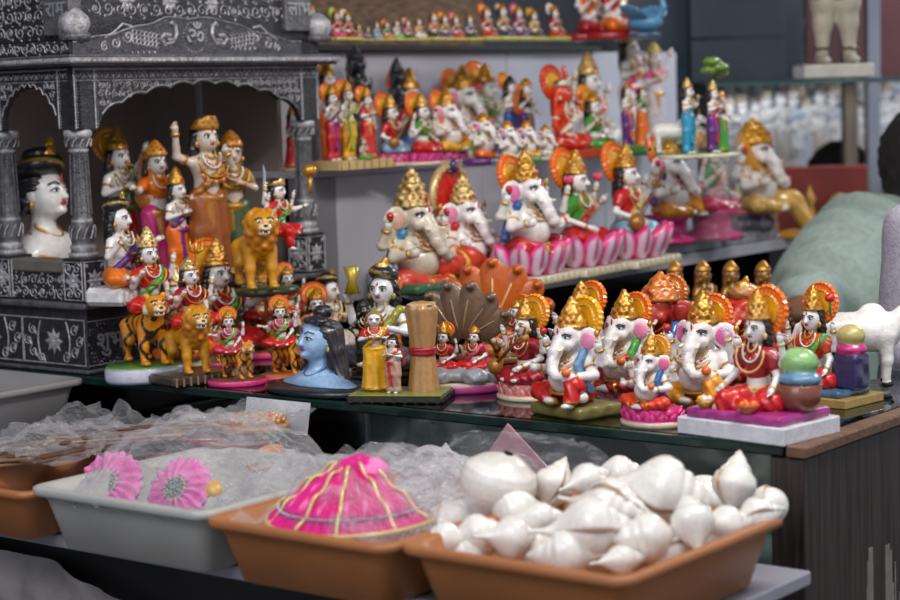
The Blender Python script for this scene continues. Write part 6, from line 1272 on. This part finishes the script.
GE = noise_mat('shelf_glass_edge', (50, 84, 78), (70, 106, 98), 9, .2); zs = on_y(800, 82, 5.0).z; xa, xb = on_y(706, 80, 5.0).x-1, on_y(1010, 80, 5.0).x-1
S('glass_shelf', Mesh().bbx((xa, -.2, zs-.006), (xb, .35, zs+.004), (.5, .5, .5, 0), .001), GE, cs)
S('back_panel', Mesh().bbx((on_y(808, 0, 5.5).x-1, .34, zs+.005), (xb, .36, 2.4), (.5, .5, .5, 0), .002), MAR, cs); S('dark_panel', Mesh().bbx((on_y(600, 0, 5.5).x-1, .34, zs+.005), (on_y(806, 0, 5.5).x-1, .36, 2.4), (.5, .5, .5, 0), .002), NIGHT, cs)
S('dark_door', Mesh().bbx((on_y(690, 0, 5.15).x-1, -.05, zs+.005), (on_y(784, 0, 5.15).x-1, -.03, zs+.12), (.5, .5, .5, 0), .002), NIGHT, cs); S('dark_door', Mesh().bbx((on_y(690, 0, 5.15).x-1, -.05, zs+.125), (on_y(784, 0, 5.15).x-1, -.03, zs+.6), (.5, .5, .5, 0), .002), NIGHT, cs)
S('lower_shelf', Mesh().bbx((xa, .5, on_y(800, 172, 5.9).z-.02), (xb+.3, 1.5, on_y(800, 172, 5.9).z), (.5, .5, .5, 0), .002), POST, cs); S('lower_back', Mesh().bbx((xa-.2, 1.5, .2), (xb+.3, 1.52, zs-.01), (.5, .5, .5, 0), .002), noise_mat('pale_backing', (120, 128, 146), (170, 178, 194), 3, .6), cs)
# statue with bare feet, cropped by the frame
f = Fig('standing_statue', 'pale statue feet and shins on white block, on glass shelf', 'statue', 836, 78, zs+.004, 330, 0); f.cell = .012
f.part('block', Mesh().bbx((-.10, -.08, 0), (.085, .08, .04), K(190, 186, 180), .004), smooth=False); SKN = K(176, 168, 152)
P_ = []
for sx in (-1, 1): P_ += chain([(sx*.032, 0, .36, .035), (sx*.032, 0, .22, .032), (sx*.034, .0, .16, .024), (sx*.036, 0, .07, .017)], SKN, .02)+[ell((sx*.038, -.03, .052), (.02, .045, .014), SKN)]
P_ += [cap((0, 0, .5), (0, 0, .72), .07, .075, SKN, .03), cap((-.09, 0, .76), (.09, 0, .76), .04, .04, SKN, .03), ell((0, 0, .90), (.05, .05, .065), SKN), cap((0, 0, .76), (0, 0, .86), .028, .028, SKN), cap((-.11, 0, .75), (-.14, -.02, .56), .03, .02, SKN), cap((.11, 0, .75), (.14, -.02, .56), .03, .02, SKN)]
f.part('body', Mesh().sdf(P_, .010)); f.part('gold_skirt', Mesh().sdf([cap((-.02, 0, .5), (-.032, 0, .26), .06, .05, K(150, 120, 70), .02, w=(.004, 90)), cap((.02, 0, .5), (.032, 0, .26), .06, .05, K(150, 120, 70), .02, w=(.004, 90))], .010))
for sx in (-1, 1): f.part('anklet', Mesh().sdf([tor((sx*.036, 0, .085), .020, .006, K(90, 80, 60))], .006))
f.done()
DG('pale figure in green cut by the right edge, on glass shelf', 903, 78, 'X', 200, 0, ('slab', .12, .03, CREAM, CREAM), nm='standing_statue', pose='stand', low=WHITE, side=True, top=GREEN, hal=None) if False else None
f = Fig('standing_statue', 'white statue in green cloth at right frame edge on shelf', 'statue', 903, 79, zs+.004, 300, 0); base(f, 'slab', .10, .03, CREAM, CREAM); deity(f, pose='stand', bz=.03, low=WHITE, top=GREEN, sash=GREEN, hal=None); f.done()
# the crowd of blurred white statuettes
zl = on_y(800, 172, 5.9).z; protos = []
for k, (lo, tp_) in enumerate(((K(206, 206, 216), WHITE), (WHITE, K(170, 180, 200)), (K(190, 176, 160), WHITE))):
    p = on_y(730+k*13, 166, 5.72); t = Fig('white_statuette', 'blurred white statuette in showcase, front row, %s from left' % ('first', 'second', 'third')[k], 'statuette', 730, 160, zl, 66, -20+k*18, 'white statuettes in the showcase'); t.cell = .019
    base(t, 'oval', .2, .06, WHITE, WHITE); deity(t, pose='stand', side=(k != 1), bz=.06, low=lo, top=tp_, trim=K(190, 186, 186), hal=(None, CREAM, None)[k], crn='short', ccol=(K(200, 190, 172), WHITE, K(120, 120, 130))[k], hair=K(90, 90, 100)); r_ = t.done(); r_.location = (p.x, 5.72, zl); protos.append(r_)
i = 0
for row, y in enumerate((5.72, 5.90, 6.08, 6.26)):
    for c in range(13):
        if row == 0 and c < 3: continue
        px = 727+c*13.2+row*5
        if px > 862 and px < 872: continue
        p = on_y(px, 120, y); o = copy_tree(protos[(c*2+row) % 3]); o['label'] = 'blurred white statuette in showcase, %s row, %s from left' % (('front', 'second', 'third', 'rear')[row], ('first', 'second', 'third', 'fourth', 'fifth', 'sixth', 'seventh', 'eighth', 'ninth', 'tenth', 'eleventh', 'twelfth', 'last')[c]); zz = zl+.07*row; o.location = (p.x, y, zz); o.rotation_euler[2] += random.uniform(-.3, .3); s_ = random.uniform(.85, 1.15); o.scale = tuple(q*s_ for q in o.scale)
for row in (1, 2, 3):
    S('shelf_step', Mesh().bbx((xa, .90+.18*(row-1)-.09, zl), (xb+.3, .90+.18*(row-1)+.088, zl+.07*row-.001), (.5, .5, .5, 0), .002), POST, cs) if False else S('shelf_step', Mesh().bbx((xa, .70+.18*row-.09+.0, zl+.0005), (xb+.3, .70+.18*row+.089, zl+.07*row-.0005), (.5, .5, .5, 0), .002), POST, cs)
# red lacquered chair back with gold posts
rc = thing('red_cabinet', 'red lacquered cabinet front with gold turned post and arches', 'cabinet', Vector((on_y(815, 200, 4.85).x, 4.85, 0)))
a_, b_ = on_y(757, 168, 4.85), on_y(868, 168, 4.85); cx_ = rc.location.x
S('red_board', Mesh().bbx((a_.x-cx_, 0, 0), (b_.x-cx_, .03, a_.z), (.5, .5, .5, 0), .004), REDW, rc)
def tp_post(px, py0, py1, r, name, col): z1, z0 = on_y(px, py0, 4.8).z, on_y(px, py1, 4.8).z; h = z1-z0; m = Mesh().lathe([(0, 0), (r, 0), (r, h*.1), (r*.7, h*.14), (r, h*.2), (r*.85, h*.5), (r, h*.8), (r*.6, h*.86), (r*1.15, h*.9), (r*.5, h*.95), (0, h)], col, 16, (on_y(px, py0, 4.8).x-cx_, -.03, z0)); link(name, m.data(name), rc, GLAZE)
tp_post(811, 185, 330, .014, 'gold_post', K(190, 140, 60)); tp_post(775, 200, 330, .012, 'thin_post', K(150, 110, 90)); tp_post(829, 205, 330, .014, 'grey_post', K(130, 130, 140))
m = Mesh(); c_ = on_y(843, 212, 4.8); m.tube([(c_.x-cx_+.028*math.cos(a), -.02, c_.z+.036*math.sin(a)) for a in np.linspace(-1.0, PI+1.0, 20)], .010, K(170, 140, 110), 8); m.tube([(c_.x-cx_, -.02, c_.z-.03), (c_.x-cx_, -.02, c_.z-.3)], .012, K(170, 140, 110), 8); link('carved_arch', m.data('carved_arch'), rc, GLAZE)
# ------------------------------------------------------------------ people
SK = K(112, 74, 56); HR = K(22, 20, 20)
def head(prims, c, s=1, yaw=0):
    x, y, z = c; d = (math.sin(yaw), -math.cos(yaw)); n = (-d[1], d[0]); q = lambda f_, r_, u_: (x+d[0]*f_+n[0]*r_, y+d[1]*f_+n[1]*r_, z+u_)
    prims += [ell(c, (.076, .095, .115), SK, (0, 0, math.degrees(yaw)), k=.03), ell(q(.045, 0, -.06), (.052, .05, .05), SK, k=.04), cap(q(.09, 0, .0), q(.108, 0, -.035), .008, .014, SK, .01), cap(q(-.02, 0, -.08), q(-.03, 0, -.2), .052, .058, SK, .03), ell(q(.088, 0, -.062), (.022, .014, .007), K(140, 70, 64), k=.004)]
    for sx in (-1, 1): prims += [ell(q(-.005, sx*.078, -.01), (.014, .022, .032), SK, (0, 0, math.degrees(yaw)), k=.01), ell(q(.083, sx*.032, .012), (.014, .012, .008), K(230, 225, 220), k=.003), ell(q(.092, sx*.032, .012), (.006, .006, .006), BLACK, k=.002)]
    return q
per = thing('person', 'man in pale green shirt seated behind counter, back turned, dark hair', 'person', Vector((1.08, 3.72, 0)))
def rel(px, py, y): p = on_y(px, py, y)-Vector((1.08, 3.72, 0)); return (p.x, p.y, p.z)
hc = rel(930, 172, 3.78); sh = rel(880, 262, 3.72); el_ = rel(818, 312, 3.52); ha = (rel(800, 370, 3.22)); ha = (ha[0], ha[1], ZG-.0+.035)
B = []; q = head(B, hc, 1, 2.4)
tx, ty = hc[0]+.03, hc[1]-.02
B += [cap((tx, ty, hc[2]-.25), (tx, ty, .62), .10, .11, SK, .04), cap(sh, el_, .045, .038, SK), cap(el_, ha, .036, .026, SK), ell(ha, (.035, .05, .018), SK), cap((tx+.19, ty, sh[2]), (tx+.26, ty-.15, .95), .045, .035, SK), cap((tx+.26, ty-.15, .95), (tx+.1, ty-.35, .95), .034, .026, SK), ell((tx+.09, ty-.38, .95), (.03, .045, .02), SK)]
for sx in (-1, 1): B += [cap((tx+sx*.09, ty, .56), (tx+sx*.12, ty-.02+.40, .54), .07, .055, SK), cap((tx+sx*.12, ty+.38, .54), (tx+sx*.12, ty+.40, .09), .05, .035, SK), ell((tx+sx*.12, ty+.46, .045), (.045, .11, .04), BLACK)]
m = Mesh().sdf(B, .012); fingers(m, ha, (-.6, -.8, -.1), .03, SK); fingers(m, (tx+.09, ty-.38, .95), (-.6, -.8, 0), .03, SK); link('body', m.data('body'), per, CLOTH)
SHC = K(150, 166, 160); F1 = (.005, (46, 18, 62))
P_ = [cap((tx-.10, ty, hc[2]-.235), (tx+.12, ty, hc[2]-.235), .095, .095, SHC, .08, f=F1, w=(.006, 17)), cap((tx, ty, hc[2]-.30), (tx, ty, .62), .17, .18, SHC, .08, f=F1, w=(.006, 17)), cap(sh, ((sh[0]+el_[0])/2, (sh[1]+el_[1])/2, (sh[2]+el_[2])/2+.01), .135, .115, SHC, .06, f=F1, w=(.006, 17)), cap(((sh[0]+el_[0])/2, (sh[1]+el_[1])/2, (sh[2]+el_[2])/2+.01), el_, .115, .085, SHC, .06, f=F1, w=(.006, 17)),
      cap(el_, ((el_[0]+ha[0])/2, (el_[1]+ha[1])/2, (el_[2]+ha[2])/2+.02), .072, .055, SHC, .05, f=F1, w=(.006, 17)), cap((tx+.19, ty, sh[2]), (tx+.26, ty-.15, .98), .09, .075, SHC, .05, f=F1, w=(.006, 17)), cap((tx-.02, ty, hc[2]-.17), (tx+.02, ty, hc[2]-.19), .068, .07, SHC, .02)]
av = Vector(el_)-Vector(sh); random.seed(3)
for i in range(7):
    c_ = Vector(sh)+av*(.08+.14*i); e_ = (av.normalized()+Vector((random.uniform(-.45, .45), random.uniform(-.3, .3), random.uniform(-.45, .45)))).to_track_quat('Z', 'Y').to_euler(); P_.append(tor(tuple(c_), .140-.006*i, .016, SHC, tuple(math.degrees(q_) for q_ in e_), k=.022))
for i in range(5): P_ += chain([(sh[0]+.02+.05*i, sh[1]-.14, sh[2]+.06-.01*i, .008), (sh[0]-.02+.06*i, sh[1]-.17, sh[2]-.08, .012), (sh[0]-.05+.07*i, sh[1]-.15, sh[2]-.26, .008)], SHC, .03)
link('shirt', Mesh().sdf(P_, .010).data('shirt'), per, CLOTH)
m = Mesh()   # small printed sprigs on the shirt
link('trousers', Mesh().sdf([ell((tx, ty, .56), (.19, .17, .12), K(40, 42, 50), k=.06)]+sum([[cap((tx+sx*.09, ty, .56), (tx+sx*.12, ty+.39, .55), .10, .08, K(40, 42, 50), .04), cap((tx+sx*.12, ty+.39, .54), (tx+sx*.12, ty+.40, .13), .075, .06, K(40, 42, 50), .04)] for sx in (-1, 1)], []), .014).data('trousers'), per, CLOTH)
link('hair', Mesh().sdf([ell((hc[0]-.01, hc[1]-.015, hc[2]+.025), (.094, .11, .112), HR, w=(.005, 130)), ell((hc[0]-.02, hc[1]-.04, hc[2]-.045), (.074, .07, .075), HR, w=(.004, 130))], .008).data('hair'), per, CLOTH)
m = Mesh(); m.lathe([(0, .40), (.19, .40), (.20, .42), (.20, .44), (0, .44)], K(90, 40, 40), 24, (tx, ty, 0)); [m.tube([(tx+.15*a, ty+.15*b, .41), (tx+.18*a, ty+.18*b, 0)], .018, K(90, 40, 40), 8) for a in (-1, 1) for b in (-1, 1)]
m.xf((1.08, 3.72, 0)); link('stool', m.data('stool'), None, PLASTIC, label='dark red round stool the green shirted man sits on', cat='stool')
p2 = on_y(841, 184, 5.35); pb = thing('person', 'person mostly hidden behind red cabinet, only dark hair showing', 'person', Vector((p2.x, 5.35, 0))); z2 = p2.z-.0
B = []; head(B, (0, 0, z2-.02), 1, -1.2); B += [cap((0, .03, z2-.22), (0, .05, .4), .10, .11, SK, .05)]
for sx in (-1, 1): B += [cap((sx*.16, .03, z2-.27), (sx*.24, 0, z2-.52), .045, .035, SK), cap((sx*.24, 0, z2-.52), (sx*.15, -.18, z2-.55), .034, .026, SK), ell((sx*.14, -.21, z2-.55), (.03, .045, .02), SK), cap((sx*.09, .05, .42), (sx*.12, -.2, .42), .08, .06, SK), cap((sx*.12, -.2, .42), (sx*.12, -.2, .08), .055, .04, SK), ell((sx*.12, -.24, .045), (.045, .1, .04), BLACK)]
link('body', Mesh().sdf(B, .014).data('body'), pb, CLOTH); link('shirt', Mesh().sdf([cap((0, .03, z2-.30), (0, .05, .45), .15, .16, K(90, 90, 110), .06)]+[cap((sx*.14, .03, z2-.27), (sx*.22, .01, z2-.46), .07, .06, K(90, 90, 110), .05) for sx in (-1, 1)], .016).data('shirt'), pb, CLOTH)
link('hair', Mesh().sdf([ell((0, .01, z2+.015), (.098, .105, .108), HR, w=(.005, 110))], .010).data('hair'), pb, CLOTH)
p3 = on_y(929, 396, 2.78); dr = Mesh().sdf([cap((0, 0, .02), (.01, .02, .20), .075, .06, K(172, 168, 184), .05, f=(.008, (60, 30, 8))), cap((.01, .02, .2), (.03, .03, .255), .055, .03, K(186, 184, 194), .03, f=(.006, (70, 20, 10))), ell((.02, -.01, .02), (.09, .08, .03), K(140, 136, 154), w=(.004, 60))], .006)
link('cloth_bundle', dr.data('cloth_bundle'), None, CLOTH, Vector((p3.x, 2.78, ZG)), label='pale lilac bunched cloth standing at right end of counter', cat='cloth')
# clear film around the wrapped goddess on the middle shelf
m = Mesh(); g = plast_g.root; n1, n2 = 40, 30; v = []
for i in range(n2):
    for j in range(n1):
        t, a = i/(n2-1), 2*PI*j/n1; r = (.27-.06*t-.04*math.sin(t*5))*(1+.16*mn.noise(Vector((math.cos(a)*1.6, math.sin(a)*1.6, t*3)))+.10*abs(math.sin(a*5+t*6))); v.append((r*math.cos(a), r*math.sin(a)*.85, t*1.03+.0))
m.add(v, WHITE, [(i*n1+j, i*n1+(j+1) % n1, (i+1)*n1+(j+1) % n1, (i+1)*n1+j) for i in range(n2-1) for j in range(n1)]); link('plastic_wrap', m.data('plastic_wrap'), g, FILM)
